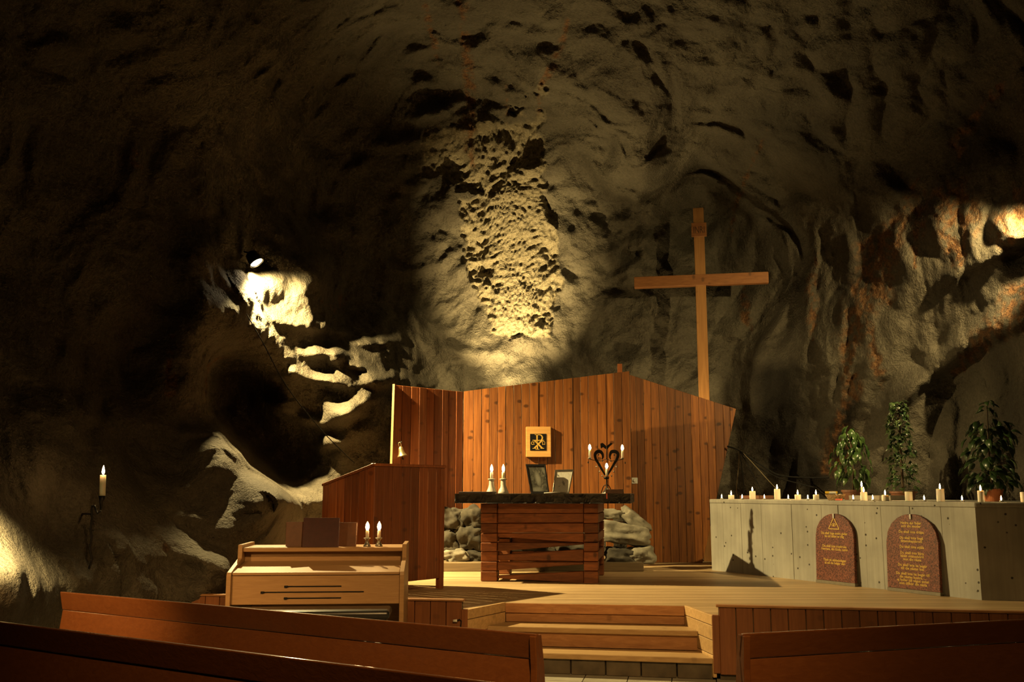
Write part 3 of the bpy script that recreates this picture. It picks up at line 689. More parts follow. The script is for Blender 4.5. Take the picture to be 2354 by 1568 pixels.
# right screen with a slanting top and outer edge
r0 = at_y(1445, 861, YR); r1 = at_y(1692, 940, YR); r2 = at_y(1615, 1294, YR)
scr2 = tag(empty('wooden_screen', (r0.x, YR, ST)), 'right screen of knotty boards tapering to the floor below the cross', 'wooden screen')
edg = [px2u(p, YR, r0.x) for p in (1436,1450,1464,1481,1498,1517,1535,1554,1572,1590,1608,1626,1644,1664,1680,1697)]
ru1, ru2 = r1.x - r0.x, r2.x - r0.x; k = (ru1 - ru2) / (r1.z - ST)
boards(scr2, (r0.x, YR, 0), (r1.x, YR, 0), edg, ST + 0.002, [half_above((0, r0.z), (ru1, r1.z)), (1.0, -k, ru2 - k * ST)], 0.024, M_panel, 0.005)
obj('batten', MB().box((r0.x + 0.75, YR + 0.05, 1.2), (1.3, 0.045, 0.09)), M_panel, scr2)
obj('batten', MB().box((r0.x + 0.70, YR + 0.05, 2.1), (1.25, 0.045, 0.09)), M_panel, scr2)
# dimmer switch on the right screen
q = at_y(1459, 1105, YR - 0.02); sw = tag(empty('wall_switch', q), 'square white dimmer switch on the right boarded screen', 'switch')
obj('plate', MB().box((q.x, YR - 0.012, q.z), (0.085, 0.014, 0.085)), M_white, sw, 0.004)
obj('dial', MB().lathe([(0.022, 0), (0.022, 0.012), (0.018, 0.016)], (q.x, YR - 0.019, q.z), 20, Matrix.Rotation(math.pi / 2, 3, 'X')), M_white, sw)

# stone plinth beam and boulders below the screen
p0, p1 = at_z(985, 1314, ST), at_z(1481, 1314.5, ST)
tag(obj('plinth_beam', MB().box(((p0.x + p1.x) / 2, p0.y + 0.2, ST + 0.055), (p1.x - p0.x, 0.40, 0.11)), M_plinth, None, 0.008), 'low weathered beam under the boulders behind the altar', 'beam')
def boulder(px, py, Y, rx, ry, rot, mat, label, seed, rough=0.36, depth=None):
    c = at_y(px, py, Y); sx, sz = rx * Y / F, ry * Y / F; sy = depth or min(sx, sz) * 1.1
    bm = bmesh.new(); bmesh.ops.create_icosphere(bm, subdivisions=4, radius=1.0)
    co = np.array([v.co[:] for v in bm.verts]); s = co + seed * 3.7
    d = 1 + rough * (pnoise(s, 1.1, seed) + 0.5 * pnoise(s, 0.45, seed + 1) + 0.22 * pnoise(s, 0.2, seed + 2)) - 0.10 * np.abs(pnoise(s, 0.7, seed + 3))
    box = np.max(np.abs(co), axis=1) ** -0.6           # blockier than a ball
    co = co * (d * box)[:, None]
    Rm = Matrix.Rotation(rot, 3, 'Y')
    vs = [c + Rm @ Vector((p[0] * sx, p[1] * sy, p[2] * sz)) for p in co]
    b_ = MB(); b_.add(vs, [tuple(v.index for v in f.verts) for f in bm.faces]); bm.free()
    return tag(obj('boulder', b_, mat, None, smooth=True), label, 'boulder', 'boulders stacked below the wooden screens')
for a in [(1042,1193,12.60,24,24,0.1,M_rockshade,'dark boulder topmost beside the pulpit leg',1),
          (1086,1192,12.62,27,25,-.2,M_rockshade,'dark boulder topmost right against the left side of the altar base',2),
          (1034,1246,12.58,24,24,0.1,M_rockshade,'mid-height boulder half hidden behind the pulpit leg',3),
          (1080,1239,12.60,27,30,.15,M_rockshade,'tall dark boulder at mid-height left of the altar base',4),
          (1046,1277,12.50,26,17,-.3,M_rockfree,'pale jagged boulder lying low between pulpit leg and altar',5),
          (1088,1280,12.55,21,15,.2,M_rockshade,'small dark boulder lying lowest against the altar base',6),
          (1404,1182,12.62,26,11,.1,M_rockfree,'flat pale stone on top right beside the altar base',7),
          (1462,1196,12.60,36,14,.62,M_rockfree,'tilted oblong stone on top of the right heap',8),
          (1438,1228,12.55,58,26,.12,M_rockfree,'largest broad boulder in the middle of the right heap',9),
          (1428,1278,12.50,34,18,.1,M_rockshade,'low boulder under the largest one right of the altar',10),
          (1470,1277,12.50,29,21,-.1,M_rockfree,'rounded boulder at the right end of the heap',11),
          (1330,1252,12.62,50,32,0,M_rockshade,'dark boulder seen through the gaps of the altar planks',12),
          (1210,1254,12.62,50,32,0.1,M_rockshade,'wide dark boulder hidden low behind the altar',13)]:
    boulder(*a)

# ------------------------------------------------------------------ altar
a0, a1 = at_z(1105, 1337, ST), at_z(1375, 1341, ST)
ae = (a1 - a0); ae.z = 0; AW = ae.length; ae.normalize(); an = Vector((-ae.y, ae.x, 0))
AD = 1.08
altar = tag(empty('altar', (a0 + a1) / 2 + an * 0.4), 'altar with a black stone slab on a stacked dark plank base', 'altar')
def apt(px, py, back=0.0):
    return at_plane(px, py, a0, an) + an * back
def plank(pts, th, back, name='plank', mat=M_altar):
    q = [apt(x, y) + an * back for x, y in pts]
    obj(name, MB().prism(q, an * th), mat, altar, 0.006)
rows = [1157, 1180, 1203, 1226, 1247, 1268, 1291, 1313, 1341]
for (xa, xb, dy) in ((1105, 1142, 0), (1342, 1375, 2)):          # corner posts of stacked blocks, front and back
    for y0, y1 in zip(rows, rows[1:]):
        j = rnd.random() * 0.012
        if (xa == 1105 and y1 == 1341): y1 = 1337
        plank([(xa, y1 - 0.6 + dy * (y1 == 1341)), (xb, y1 - 0.6 + dy * (y1 == 1341)), (xb, y0 + 0.6), (xa, y0 + 0.6)], 0.16, j, 'post_block')
        plank([(xa, y1 - 0.6), (xb, y1 - 0.6), (xb, y0 + 0.6), (xa, y0 + 0.6)], 0.14, AD - 0.14 + j, 'post_block')
front = [((1157, 1180), (1157, 1179)), ((1181, 1203), (1180, 1202)), ((1204, 1225), (1203, 1225)), ((1226, 1236), (1226, 1248)),
         ((1247, 1268), (1238, 1249)), ((1279, 1290), (1263, 1291)), ((1291, 1313), (1278, 1291)), ((1327, 1336), (1313, 1342))]
front = [((1157, 1180), (1157, 1179)), ((1181, 1203), (1180, 1202)), ((1204, 1225), (1203, 1225)), ((1226, 1234), (1226, 1248)),
         ((1247, 1268), (1249, 1252)), ((1276, 1288), (1263, 1291)), ((1292, 1312), (1293, 1298)), ((1324, 1330), (1314, 1342))]
for k, ((l0_, l1_), (r0_, r1_)) in enumerate(front):
    plank([(1143, l1_), (1341, r1_), (1341, r0_), (1143, l0_)], 0.06, 0.02 + (k % 2) * 0.012)
for y0, y1 in ((1157, 1190), (1190, 1222), (1236, 1262), (1280, 1306)):        # back planks seen through the gaps
    plank([(1143, y1), (1341, y1 + 1), (1341, y0), (1143, y0)], 0.05, AD - 0.08, 'back_plank')
for xs in (1109, 1371):                                # side planks between the posts
    for y0, y1 in ((1157, 1180), (1181, 1203), (1226, 1247), (1268, 1290)):
        A_, B_ = apt(xs - 3, y1, 0.16), apt(xs + 3, y1, 0.16); h = apt(xs, y0).z - apt(xs, y1).z
        obj('side_plank', MB().prism([A_, B_, B_ + an * (AD - 0.30), A_ + an * (AD - 0.30)], (0, 0, h * 0.96)), M_altar, altar, 0.004)
# slab with a rough-hewn front
sl, sr_ = apt(1052, 1135), apt(1450, 1136); SW = (sr_ - sl).length; SZ0, SZ1 = 1.362, 1.466
bm = bmesh.new(); nx, ny, nz = 120, 40, 8
vs = {}; b_ = MB()
def slabgrid(fn, n1, n2):
    o = len(b_.v)
    for i in range(n1 + 1):
        for j in range(n2 + 1): b_.v.append(fn(i / n1, j / n2))
    for i in range(n1):
        for j in range(n2): b_.f.append((o + i * (n2 + 1) + j, o + (i + 1) * (n2 + 1) + j, o + (i + 1) * (n2 + 1) + j + 1, o + i * (n2 + 1) + j + 1))
slo = sl - an * 0.16; DS = 1.40
def hew(x, z):
    q = np.array([[x, 0.0, z * 0.052]]); edge = min(1.0, 8 * min(z, 1 - z))
    return float(abs(pnoise(q * SW, 0.13, 51)[0]) * 0.035 + abs(pnoise(q * SW, 0.05, 52)[0]) * 0.014) * edge
Zs = lambda t: SZ0 + (SZ1 - SZ0) * t
def P_(x, y, t): p = slo + ae * (x * SW) + an * (y * DS); return Vector((p.x, p.y, Zs(t)))
slabgrid(lambda x, z: P_(x, 0, z) + an * hew(x, z), 220, 12)
slabgrid(lambda y, z: P_(1, y, z) - ae * hew(y + 3, z) * 0.6, 60, 12)
slabgrid(lambda x, z: P_(1 - x, 1, z), 10, 2)
slabgrid(lambda y, z: P_(0, 1 - y, z) + ae * hew(y + 7, z) * 0.6, 60, 12)
slabgrid(lambda x, y: P_(x, y, 1), 10, 4)
slabgrid(lambda x, y: P_(x, 1 - y, 0), 10, 4)
bm.free(); obj('slab', b_, M_slab, altar)
ATOP = SZ1 + 0.001
def on_altar(px, back):                               # a point on the slab, `back` metres behind its front edge
    q = at_plane(px, 1136, slo + an * back, an); return Vector((q.x, q.y, ATOP))

# ------------------------------------------------------------------ pulpit
f0, f1 = at_y(862, 1066, 9.4), at_y(1022, 1070, 10.2); PT = f0.z
pd = (f1 - f0); pd.z = 0; PW = pd.length; pd.normalize(); pbk = Vector((-pd.y, pd.x, 0))
pulpit = tag(empty('pulpit', ((f0.x + f1.x) / 2, (f0.y + f1.y) / 2, ST)), 'red-brown boarded pulpit with a sloping side left of the altar', 'pulpit')
zb = at_plane(1003, 1327, f0, pbk).z
boards(pulpit, f0, f1, [PW * k / 8 for k in range(9)], 0.605, [(0, 1, PT - 0.02)], 0.022, M_pulpit, 0.006)
cq = [f0 - pd * 0.01 - pbk * 0.02, f1 + pd * 0.01 - pbk * 0.02, f1 + pd * 0.01 + pbk * 0.05, f0 - pd * 0.01 + pbk * 0.05]
obj('cap_rail', MB().prism([Vector((p.x, p.y, PT - 0.022)) for p in cq], (0, 0, 0.026)), M_pulpit, pulpit, 0.003)
for pt in (f1 - pd * 0.035 + pbk * 0.0, f1 - pd * 0.035 + pbk * 0.62, f0 + pd * 0.05 + pbk * 0.05):
    c = pt + pbk * 0.02; obj('post', MB().box((c.x, c.y, (ST + PT - 0.03) / 2), (0.06, 0.06, PT - 0.03 - ST), Matrix.Rotation(math.atan2(pd.y, pd.x), 3, 'Z')), M_pulpit, pulpit, 0.003)
s1 = f0 + pbk * 0.746 ; s1z = at_y(745, 1118, s1.y).z
boards(pulpit, s1, f0, [0.746 * k / 7 for k in range(8)], ST + 0.03, [half_above((0, s1z), (0.746, PT - 0.022))], 0.022, M_pulpit, 0.006)
q = [Vector((s1.x, s1.y, s1z)), Vector((f0.x, f0.y, PT - 0.02))]
off_ = -pd * 0.02
obj('sloping_rail', MB().prism([q[0] + off_, q[1] + off_, q[1] + pd * 0.04, q[0] + pd * 0.04], (0, 0, 0.025)), M_pulpit, pulpit, 0.003)
s2 = f1 + pbk * 0.62
boards(pulpit, f1 - pd * 0.01, s2 - pd * 0.01, [0.62 * k / 6 for k in range(7)], 0.605, [(0, 1, PT - 0.02)], 0.022, M_pulpit, 0.004)
q = [f0 + pd * 0.03 + pbk * 0.03, f1 - pd * 0.04 + pbk * 0.03, f1 - pd * 0.04 + pbk * 0.6, f0 + pd * 0.03 + pbk * 0.6]
obj('platform_board', MB().prism([Vector((p.x, p.y, 0.66)) for p in q], (0, 0, 0.04)), M_pulpit, pulpit)

# ------------------------------------------------------------------ cross
xc = at_y(1607, 640, 14.05); cross = tag(empty('cross', (xc.x + 0.05, 14.05, ST)), 'tall pale wooden cross with a lettered plaque, rising behind the right screen', 'cross')
xe, xb = Vector((math.cos(SA), math.sin(SA), 0)), Vector((-math.sin(SA), math.cos(SA), 0))
xo = Vector((xc.x + 0.02, 14.05, 0)); ztop = at_y(1600, 480, 14.05).z
Mx = Matrix.Rotation(SA, 3, 'Z')
obj('upright', MB().box((xo.x, xo.y, (ST + ztop) / 2), (0.155, 0.11, ztop - ST), Mx), M_cross, cross, 0.004)
zc = at_y(1607, 644, 14.0).z
obj('crossbar', MB().box((xo.x - xb.x * 0.02, xo.y - xb.y * 0.02, zc), (1.97, 0.12, 0.165), Mx), M_crossbar, cross, 0.004)
zp = at_y(1600, 529, 14.0).z
pc = xo - xb * 0.068
plq = obj('plaque', MB().box((pc.x, pc.y, zp), (0.225, 0.022, 0.215), Mx), M_crossbar, cross, 0.003)
def face_matrix(c, right, up=(0, 0, 1)):
    r_ = Vector(right).normalized(); u_ = Vector(up).normalized(); o_ = r_.cross(u_)
    return Matrix(((r_.x, u_.x, o_.x, c[0]), (r_.y, u_.y, o_.y, c[1]), (r_.z, u_.z, o_.z, c[2]), (0, 0, 0, 1)))
pc2 = pc - xb * 0.0115
M_ink = simple('burnt_lettering', (0.05, 0.018, 0.006), 0.7)
text_mesh([('INRI', -0.052)], 0.15, 1.0, M_ink, 'lettering', plq, face_matrix((pc2.x, pc2.y, zp), xe) @ Matrix.Diagonal((0.62, 1, 1, 1)))

# ------------------------------------------------------------------ granite tablets leaning on the counter
def tablet(pxl, pxr, pybl, pytop, label):
    wl = at_plane(pxl, pybl, kA - kn * 0.055, kn); W_ = at_plane(pxr, pybl + 10, kA - kn * 0.055, kn)
    W = (W_ - wl).length; c = (wl + W_) / 2; c.z = ST + 0.035
    zt = at_plane((pxl + pxr) / 2, pytop, kA - kn * 0.02, kn).z; H = zt - c.z
    up = (Vector((0, 0, H)) + kn * 0.028).normalized(); right = kd
    Mf = face_matrix(c, right, up); outv = Vector(right).cross(up).normalized()
    root = tag(empty('granite_tablet', (c.x, c.y, ST)), label, 'tablet')
    n = 28; poly = [(-W / 2, 0), (W / 2, 0)]
    rr = H - W * 0.50
    for k in range(n + 1):
        t = math.pi * k / n; poly.append((W / 2 * math.cos(t) * (0.995 + 0.012 * math.sin(k * 2.1)), rr + (H - rr) * math.sin(t) ** 0.85))
    stone = obj('stone', MB().prism([Mf @ Vector((x, y, 0)) for x, y in poly], -outv * 0.035), M_granite, root, 0.003)
    bc = c - Vector((0, 0, 0.0175)); bx = MB()
    q = [bc - kd * (W / 2 + .004) + outv * 0.006, bc + kd * (W / 2 + .004) + outv * 0.006]
    q += [q[1] - outv * 0.055, q[0] - outv * 0.055]
    obj('foot_bar', MB().prism([Vector((p.x, p.y, ST)) for p in q], (0, 0, 0.034)), M_tray, root, 0.003)
    hk = Mf @ Vector((0, H - 0.025, 0.006))
    obj('hook', MB().box(hk, (0.022, 0.012, 0.05), Matrix.Rotation(math.atan2(kd.y, kd.x), 3, 'Z')), M_white, root, 0.003)
    return root, stone, Mf @ Matrix.Translation((0, 0, 0.0015)), W, H
r1, s1_, m1, W1, H1 = tablet(1877, 1966, 1338, 1181, 'arched red granite tablet with a triangle and eye emblem above three gilt verses')
fs = H1 * 0.052
Lh = H1 * 0.044
y0 = H1 * 0.690
for L_ in ((('Du skall inga andra gudar', y0), ('ha vid sidan av mig', y0 - Lh)), (('Du skall inte missbruka', H1 * .498), ('Herrens, din Guds, namn', H1 * .498 - Lh)),
           (('Tänk på sabbatsdagen', H1 * .293), ('så att du helgar den', H1 * .293 - Lh))):
    text_mesh(L_, fs, 0.98, M_goldtext, 'verse', s1_, m1, 0.001, 0.0008)
tri = MB(); a_, h_ = 0.075, 0.122; yb = H1 * 0.772
def bar2(mb, p, q, wd, M, z0=0.0, z1=0.003):
    p, q = Vector((*p, 0)), Vector((*q, 0)); d = (q - p).normalized(); s = Vector((-d.y, d.x, 0)) * wd / 2
    mb.prism([M @ (v + Vector((0, 0, z0))) for v in (p - s, q - s, q + s, p + s)], (M.to_3x3() @ Vector((0, 0, z1 - z0))))
bar2(tri, (-a_, yb), (a_, yb), 0.0095, m1); bar2(tri, (a_, yb), (0, yb + h_), 0.0095, m1); bar2(tri, (0, yb + h_), (-a_, yb), 0.0095, m1)
for sgn, amp in ((1, 0.022), (-1, 0.016)):
    pts = [(-0.034 + 0.068 * k / 8, yb + 0.042 + sgn * amp * 0.8 * math.sin(math.pi * k / 8)) for k in range(9)]
    for p, q in zip(pts, pts[1:]): bar2(tri, p, q, 0.006, m1)
tri.prism([m1 @ Vector((0.011 * math.cos(t * math.pi / 6), yb + 0.043 + 0.011 * math.sin(t * math.pi / 6), 0)) for t in range(12)], m1.to_3x3() @ Vector((0, 0, 0.003)))
obj('emblem', tri, M_goldtext, s1_)
r2_, s2_, m2, W2, H2 = tablet(2041, 2162, 1354, 1182, 'wider arched red granite tablet densely lettered in gilt near the dark counter corner')
L2 = [('Hedra din fader', .865), ('och din moder', .822), ('Du skall inte dräpa', .745), ('Du skall inte begå', .665), ('äktenskapsbrott', .622), ('Du skall inte stjäla', .545),
      ('Du skall inte bära', .465), ('falskt vittnesbörd', .422), ('mot din nästa', .379), ('Du skall inte ha begär', .302), ('till din nästas hus', .259),
      ('Du skall inte ha begär till', .188), ('din nästas hustru, ...', .145), ('ej heller till något annat', .102), ('som tillhör din nästa', .059)]
for a, b in ((0, 2), (2, 3), (3, 5), (5, 6), (6, 9), (9, 11), (11, 15)):
    text_mesh([(t, y * H2) for t, y in L2[a:b]], H2 * 0.050, 1.06, M_goldtext, 'verse', s2_, m2, 0.001, 0.0008)

# ------------------------------------------------------------------ bell on the left screen
q = at_plane(912, 1040, l0, Vector((ldn.y, -ldn.x, 0))) + Vector((ldn.y, -ldn.x, 0)) * 0.13
bell = tag(empty('bell', q), 'small brass bell hanging from the dark left screen', 'bell')
Mt = Matrix.Rotation(0.28, 3, 'Y') @ Matrix.Rotation(0.15, 3, 'X'); Mt = Matrix.Rotation(-0.22, 3, 'Y')
prof = [(0.066, -0.062), (0.068, -0.056), (0.058, -0.044), (0.045, -0.022), (0.036, 0.010), (0.031, 0.045), (0.024, 0.062), (0.010, 0.070), (0.0, 0.072)]
b1 = MB(); b1.lathe(prof[1:], q, 28, Mt); b1.lathe([(0.0, 0.055), (0.026, 0.04), (0.04, -0.02), (0.064, -0.0565), (0.068, -0.056)], q, 28, Mt)
obj('bell_body', b1, M_brass, bell, smooth=True)
hp = [q + Mt @ Vector((0.016 * math.sin(t) - 0.002, 0, 0.066 + 0.03 * (1 - math.cos(t)))) for t in [k * math.pi / 5 for k in range(-5, 6)]]
obj('hanging_loop', MB().tube(hp, 0.004), M_brass, bell, smooth=True)
obj('clapper', MB().lathe([(0.004, -0.10), (0.010, -0.095), (0.010, -0.080), (0.004, -0.07), (0.004, 0.03)], q, 12, Mt), M_iron, bell, smooth=True)
obj('bracket', MB().tube([q + Vector((0, 0, 0.12)), q + Vector((-0.01, 0.02, 0.135)), q - Vector((ldn.y, -ldn.x, 0)) * 0.128 + Vector((0, 0, 0.11))], 0.005), M_iron, bell)

# ------------------------------------------------------------------ wooden block with the chi-rho panel
q0, q1 = at_y(1209, 981, YC - 0.08), at_y(1267, 1051, YC - 0.08)
box_c = Vector(((q0.x + q1.x) / 2, YC - 0.045, (q0.z + q1.z) / 2)); bw, bh = q1.x - q0.x, q0.z - q1.z
chi = tag(empty('emblem_block', box_c), 'wooden block with a black and gold monogram panel hung on the middle screen', 'plaque')
obj('block', MB().box(box_c, (bw, 0.075, bh)), M_plaquewood, chi, 0.006)
pc_ = at_y(1237, 1016.5, YC - 0.085); ps = at_y(1255.5, 1016, YC - 0.085).x - at_y(1218.5, 1016, YC - 0.085).x
pan = obj('panel', MB().box((pc_.x, YC - 0.085, pc_.z), (ps, 0.008, ps * 1.03)), M_black, chi)
Mm = face_matrix((pc_.x, YC - 0.0895, pc_.z), (1, 0, 0)); s = ps / 100
mono = MB()
def pol(pts, z=0.0): mono.prism([Mm @ Vector((x * s, y * s, z)) for x, y in pts], Mm.to_3x3() @ Vector((0, 0, 0.003)))
pol([(-13, 46), (-4, 46), (-2, 44), (-2, -1), (-5, -4), (-11, 2), (-11, 41)])                  # stem of the P
pol([(-22, 48), (-6, 48), (-6, 44), (-18, 44)])
prev = None
for k in range(15):                                                                            # bowl of the P
    t = math.pi * (0.5 - k / 11.5); cx_, cy_ = 8, 27
    o_ = (cx_ + 23 * math.cos(t) * (1 if k < 12 else .95), cy_ + 21 * math.sin(t)); i_ = (cx_ + 14 * math.cos(t), cy_ + 16 * math.sin(t))
    if prev: pol([prev[0], o_, i_, prev[1]])
    prev = (o_, i_)
pol([(-8, 48), (8, 48), (8, 43), (-8, 43)]); pol([(8, 6), (14, 10), (9, 16), (5, 12)])
pol([(-28, 12), (-16, 12), (32, -38), (18, -38)]); pol([(20, 12), (32, 12), (-18, -38), (-30, -38)], 0.0004)   # X
for x, y in ((-24, 11), (26, 11), (-24, -39), (26, -39)): pol([(x - 11, y - 1.5), (x + 11, y - 1.5), (x + 11, y + 2.5), (x - 11, y + 2.5)], 0.0008)
pol([(-8, -22), (0, -26), (0, -43), (-8, -43)]); pol([(-16, -46), (8, -46), (8, -42.5), (-16, -42.5)])
obj('monogram', mono, M_gold, pan)
text_mesh([('\u03b1', -16 * s)], 36 * s, 1, M_gold, 'greek_letter', pan, Mm @ Matrix.Translation((-33 * s, 0, 0)), 0.002, 0.0004, 6)
text_mesh([('\u03a9', -16 * s)], 29 * s, 1, M_gold, 'greek_letter', pan, Mm @ Matrix.Translation((34 * s, 0, 0)), 0.002, 0.0004, 6)

# ------------------------------------------------------------------ candles
FLAME = [(0.0, 0.0), (0.0045, 0.004), (0.0075, 0.012), (0.0072, 0.020), (0.0050, 0.032), (0.0022, 0.043), (0.0, 0.050)]
def flame(parent, c, k=1.0, mat=None, name='flame'):
    return obj(name, MB().lathe([(r_ * k, z * k) for r_, z in FLAME], c, 10), mat or M_flame, parent, smooth=True)
def wick(parent, c, h=0.012): return obj('wick', MB().tube([c, c + Vector((0.001, 0, h))], 0.0012, 5), M_wick, parent)
def pillar(c, rad, h, label, lit=True, group='candles along the concrete counter', mat=None):
    root = tag(empty('pillar_candle', c), label, 'candle', group)
    obj('wax', MB().lathe([(rad * .96, 0), (rad, 0.004), (rad * 1.0, h - 0.006), (rad * .93, h), (rad * .75, h - 0.004), (0.0, h - 0.007)], c, 22), mat or M_wax, root, smooth=True)
    t = c + Vector((0, 0, h - 0.007)); wick(root, t)
    if lit: flame(root, t + Vector((0, 0, 0.006)), 1.1)
    return root
def tealight(c, label):
    root = tag(empty('tealight', c), label, 'candle', 'candles along the concrete counter')
    obj('cup', MB().lathe([(0.019, 0), (0.0195, 0.016), (0.018, 0.016), (0.018, 0.011)], c, 18), M_alu, root, smooth=True)
    obj('wax', MB().lathe([(0.0178, 0.002), (0.0178, 0.011), (0.0, 0.0115)], c, 18), M_wax, root, smooth=True)
    t = c + Vector((0, 0, 0.011)); wick(root, t, 0.008); flame(root, t + Vector((0, 0, 0.004)), 0.95)
    return root
def on_counter(px, inset=0.10):
    q = at_plane(px, 1140, kA + kn * inset, kn) if px < 2240 else at_plane(px, 1140, kB + kn2 * inset, kn2)
    return Vector((q.x, q.y, KH + 0.001))
def place_on_counter(px, top, bot_w, inset=0.10):
    c = on_counter(px, inset); d = c.y; zt = at_y(px, top, d).z
    return c, bot_w / 2 * d / F * 1.02, zt - c.z
for px, top, wd, lab, lit in [
    (1681,1138,13,'short pillar candle nearest the left end of the concrete counter',True),
    (1730,1129,13.5,'medium pillar candle, second pillar from the left end of the counter',True),
    (1787,1124,13.5,'tall pillar candle between two tealights on the left half of the counter',True),
    (1834,1137,13.5,'short pillar candle, fourth pillar from the left end of the counter',True),
    (1876,1137,13,'short pillar candle just left of the wicker basket',True),
    (1986,1131,15,'pillar candle in front of the thin lit taper',True),
    (2035,1138,15,'low pillar candle above the gap between the two tablets',True),
    (2089,1130,16,'unlit white pillar candle above the right tablet',False),
    (2162,1124,17,'tallest thick pillar candle right of the unlit one',True),
    (2255,1128,14,'dark-sided pillar candle next to the terracotta pot',True),
    (2353,1131,14,'pillar candle cut by the right edge of the picture',False)]:
    c, rad, h = place_on_counter(px, top, wd); pillar(c, rad, h, lab, lit)
for px, lab in [(1659,'tealight first from the left end of the concrete counter'),(1706,'tealight between the two leftmost pillar candles'),(1757,'tealight just left of the tall pillar candle'),
                (1812,'tealight just right of the tall pillar candle'),(1857,'tealight between the two short pillars left of the basket'),(1961,'tealight just right of the wicker basket'),
                (2006,'tealight above the gap left of the low pillar candle'),(2124,'tealight between the unlit candle and the tallest pillar'),(2211,'tealight at the concrete corner right of the tallest pillar'),
                (2301,'tealight farthest right, in front of the terracotta pot')]:
    tealight(on_counter(px, 0.07), lab)
c = on_counter(1982, 0.26); h = at_y(1982, 1120, c.y).z - c.z
tp_ = tag(empty('taper_candle', c), 'thin lit taper with a bright flame behind a pillar candle', 'candle')
obj('wax', MB().lathe([(0.011, 0), (0.010, h), (0.0, h + 0.003)], c, 14), M_wax, tp_, smooth=True)
wick(tp_, c + Vector((0, 0, h))); flame(tp_, c + Vector((0, 0, h + 0.004)), 1.25)

# basket with matches, card, trays on the counter
c = on_counter(1920, 0.15); basket = tag(empty('wicker_basket', c), 'shallow wicker basket with candles and matches on the counter', 'basket')
Mb = Matrix.Rotation(math.atan2(kd.y, kd.x), 3, 'Z') @ Matrix.Diagonal((1.35, 0.8, 1))
bk = MB()
for k in range(6):
    z = 0.006 + k * 0.0105; rr_ = 0.062 + k * 0.0055
    bk.tube([c + Mb @ Vector((rr_ * math.cos(t * math.pi / 14), rr_ * math.sin(t * math.pi / 14), z + 0.002 * (1 if (t + k) % 2 else -1))) for t in range(29)], 0.0062, 6, False)
bk.lathe([(0.0, 0.002), (0.06, 0.002), (0.062, 0.008), (0.0, 0.008)], c, 20, Mb)
obj('weave', bk, M_wicker, basket, smooth=True)
for k in range(24):
    t = k * math.pi / 12
    obj('stake', MB().tube([c + Mb @ Vector((0.065 * math.cos(t), 0.065 * math.sin(t), 0.003)), c + Mb @ Vector((0.094 * math.cos(t), 0.094 * math.sin(t), 0.066))], 0.003, 5), M_wicker, basket)
for k in range(5):
    cc = c + kd * (-0.045 + 0.03 * k) + Vector((0, 0, 0.012))
    tag(obj('spare_candle', MB().lathe([(0.012, 0), (0.012, 0.055), (0.0, 0.058)], cc + kn * (0.02 * (k % 2)), 14), M_wax, None, smooth=True),
        ('spare white candle first from the left in the basket','spare white candle second from the left in the basket','spare white candle in the middle of the basket','spare white candle second from the right in the basket','spare white candle first from the right in the basket')[k], 'candle', 'spare candles in the basket')
mbx = c + Vector((0, 0, 0.0865)) - kd * 0.055
mt_ = tag(empty('matchbox', mbx), 'yellow and white matchbox lying on the wicker basket', 'matchbox')
Mr = Matrix.Rotation(math.atan2(kd.y, kd.x) + 0.5, 3, 'Z')
obj('sleeve', MB().box(mbx, (0.12, 0.065, 0.026), Mr), M_yellow, mt_, 0.002)
obj('label_panel', MB().box(mbx + Mr @ Vector((0.022, -0.0333, 0)), (0.075, 0.002, 0.022), Mr), M_paper, mt_)
q = on_counter(1928, 0.045)
tag(obj('red_card', MB().box(q + Vector((0, 0, 0.010)), (0.07, 0.035, 0.018), Matrix.Rotation(math.atan2(kd.y, kd.x), 3, 'Z')), M_redcard, None, 0.002), 'small red card box on the counter edge below the basket', 'card box')
for pxa, pxb, ins, hgt, lab in ((1951, 2048, 0.42, 0.055, 'low grey tray behind the taper on the counter'), (1700, 1745, 0.45, 0.045, 'narrow brown tray behind the left candles')):
    A_, B_ = on_counter(pxa, ins), on_counter(pxb, ins); tr = tag(empty('tray', (A_ + B_) / 2), lab, 'tray')
    mat_ = M_tray if pxa > 1900 else M_brownpot
    obj('base', MB().prism([A_, B_, B_ + kn * 0.25, A_ + kn * 0.25], (0, 0, 0.008)), mat_, tr)
    for p_, q_, d_ in ((A_, B_, kn * 0.012), (A_ + kn * 0.238, B_ + kn * 0.238, kn * 0.012), (A_, A_ + kn * 0.25, kd * 0.012), (B_ - kd * 0.012, B_ - kd * 0.012 + kn * 0.25, kd * 0.012)):
        obj('rim', MB().prism([p_, q_, q_ + d_, p_ + d_], (0, 0, hgt)), mat_, tr, 0.002)
for pxa, pxb, ins, lab in ((1790, 1835, 0.30, 'white paper sheet lying between left candles on the counter'), (2048, 2110, 0.33, 'white paper sheet lying behind the unlit candle')):
    A_, B_ = on_counter(pxa, ins), on_counter(pxb, ins)
    tag(obj('paper_sheet', MB().prism([A_, B_, B_ + kn * 0.22 + kd * 0.03, A_ + kn * 0.22 + kd * 0.03], (0, 0, 0.003)), M_paper, None), lab, 'paper')

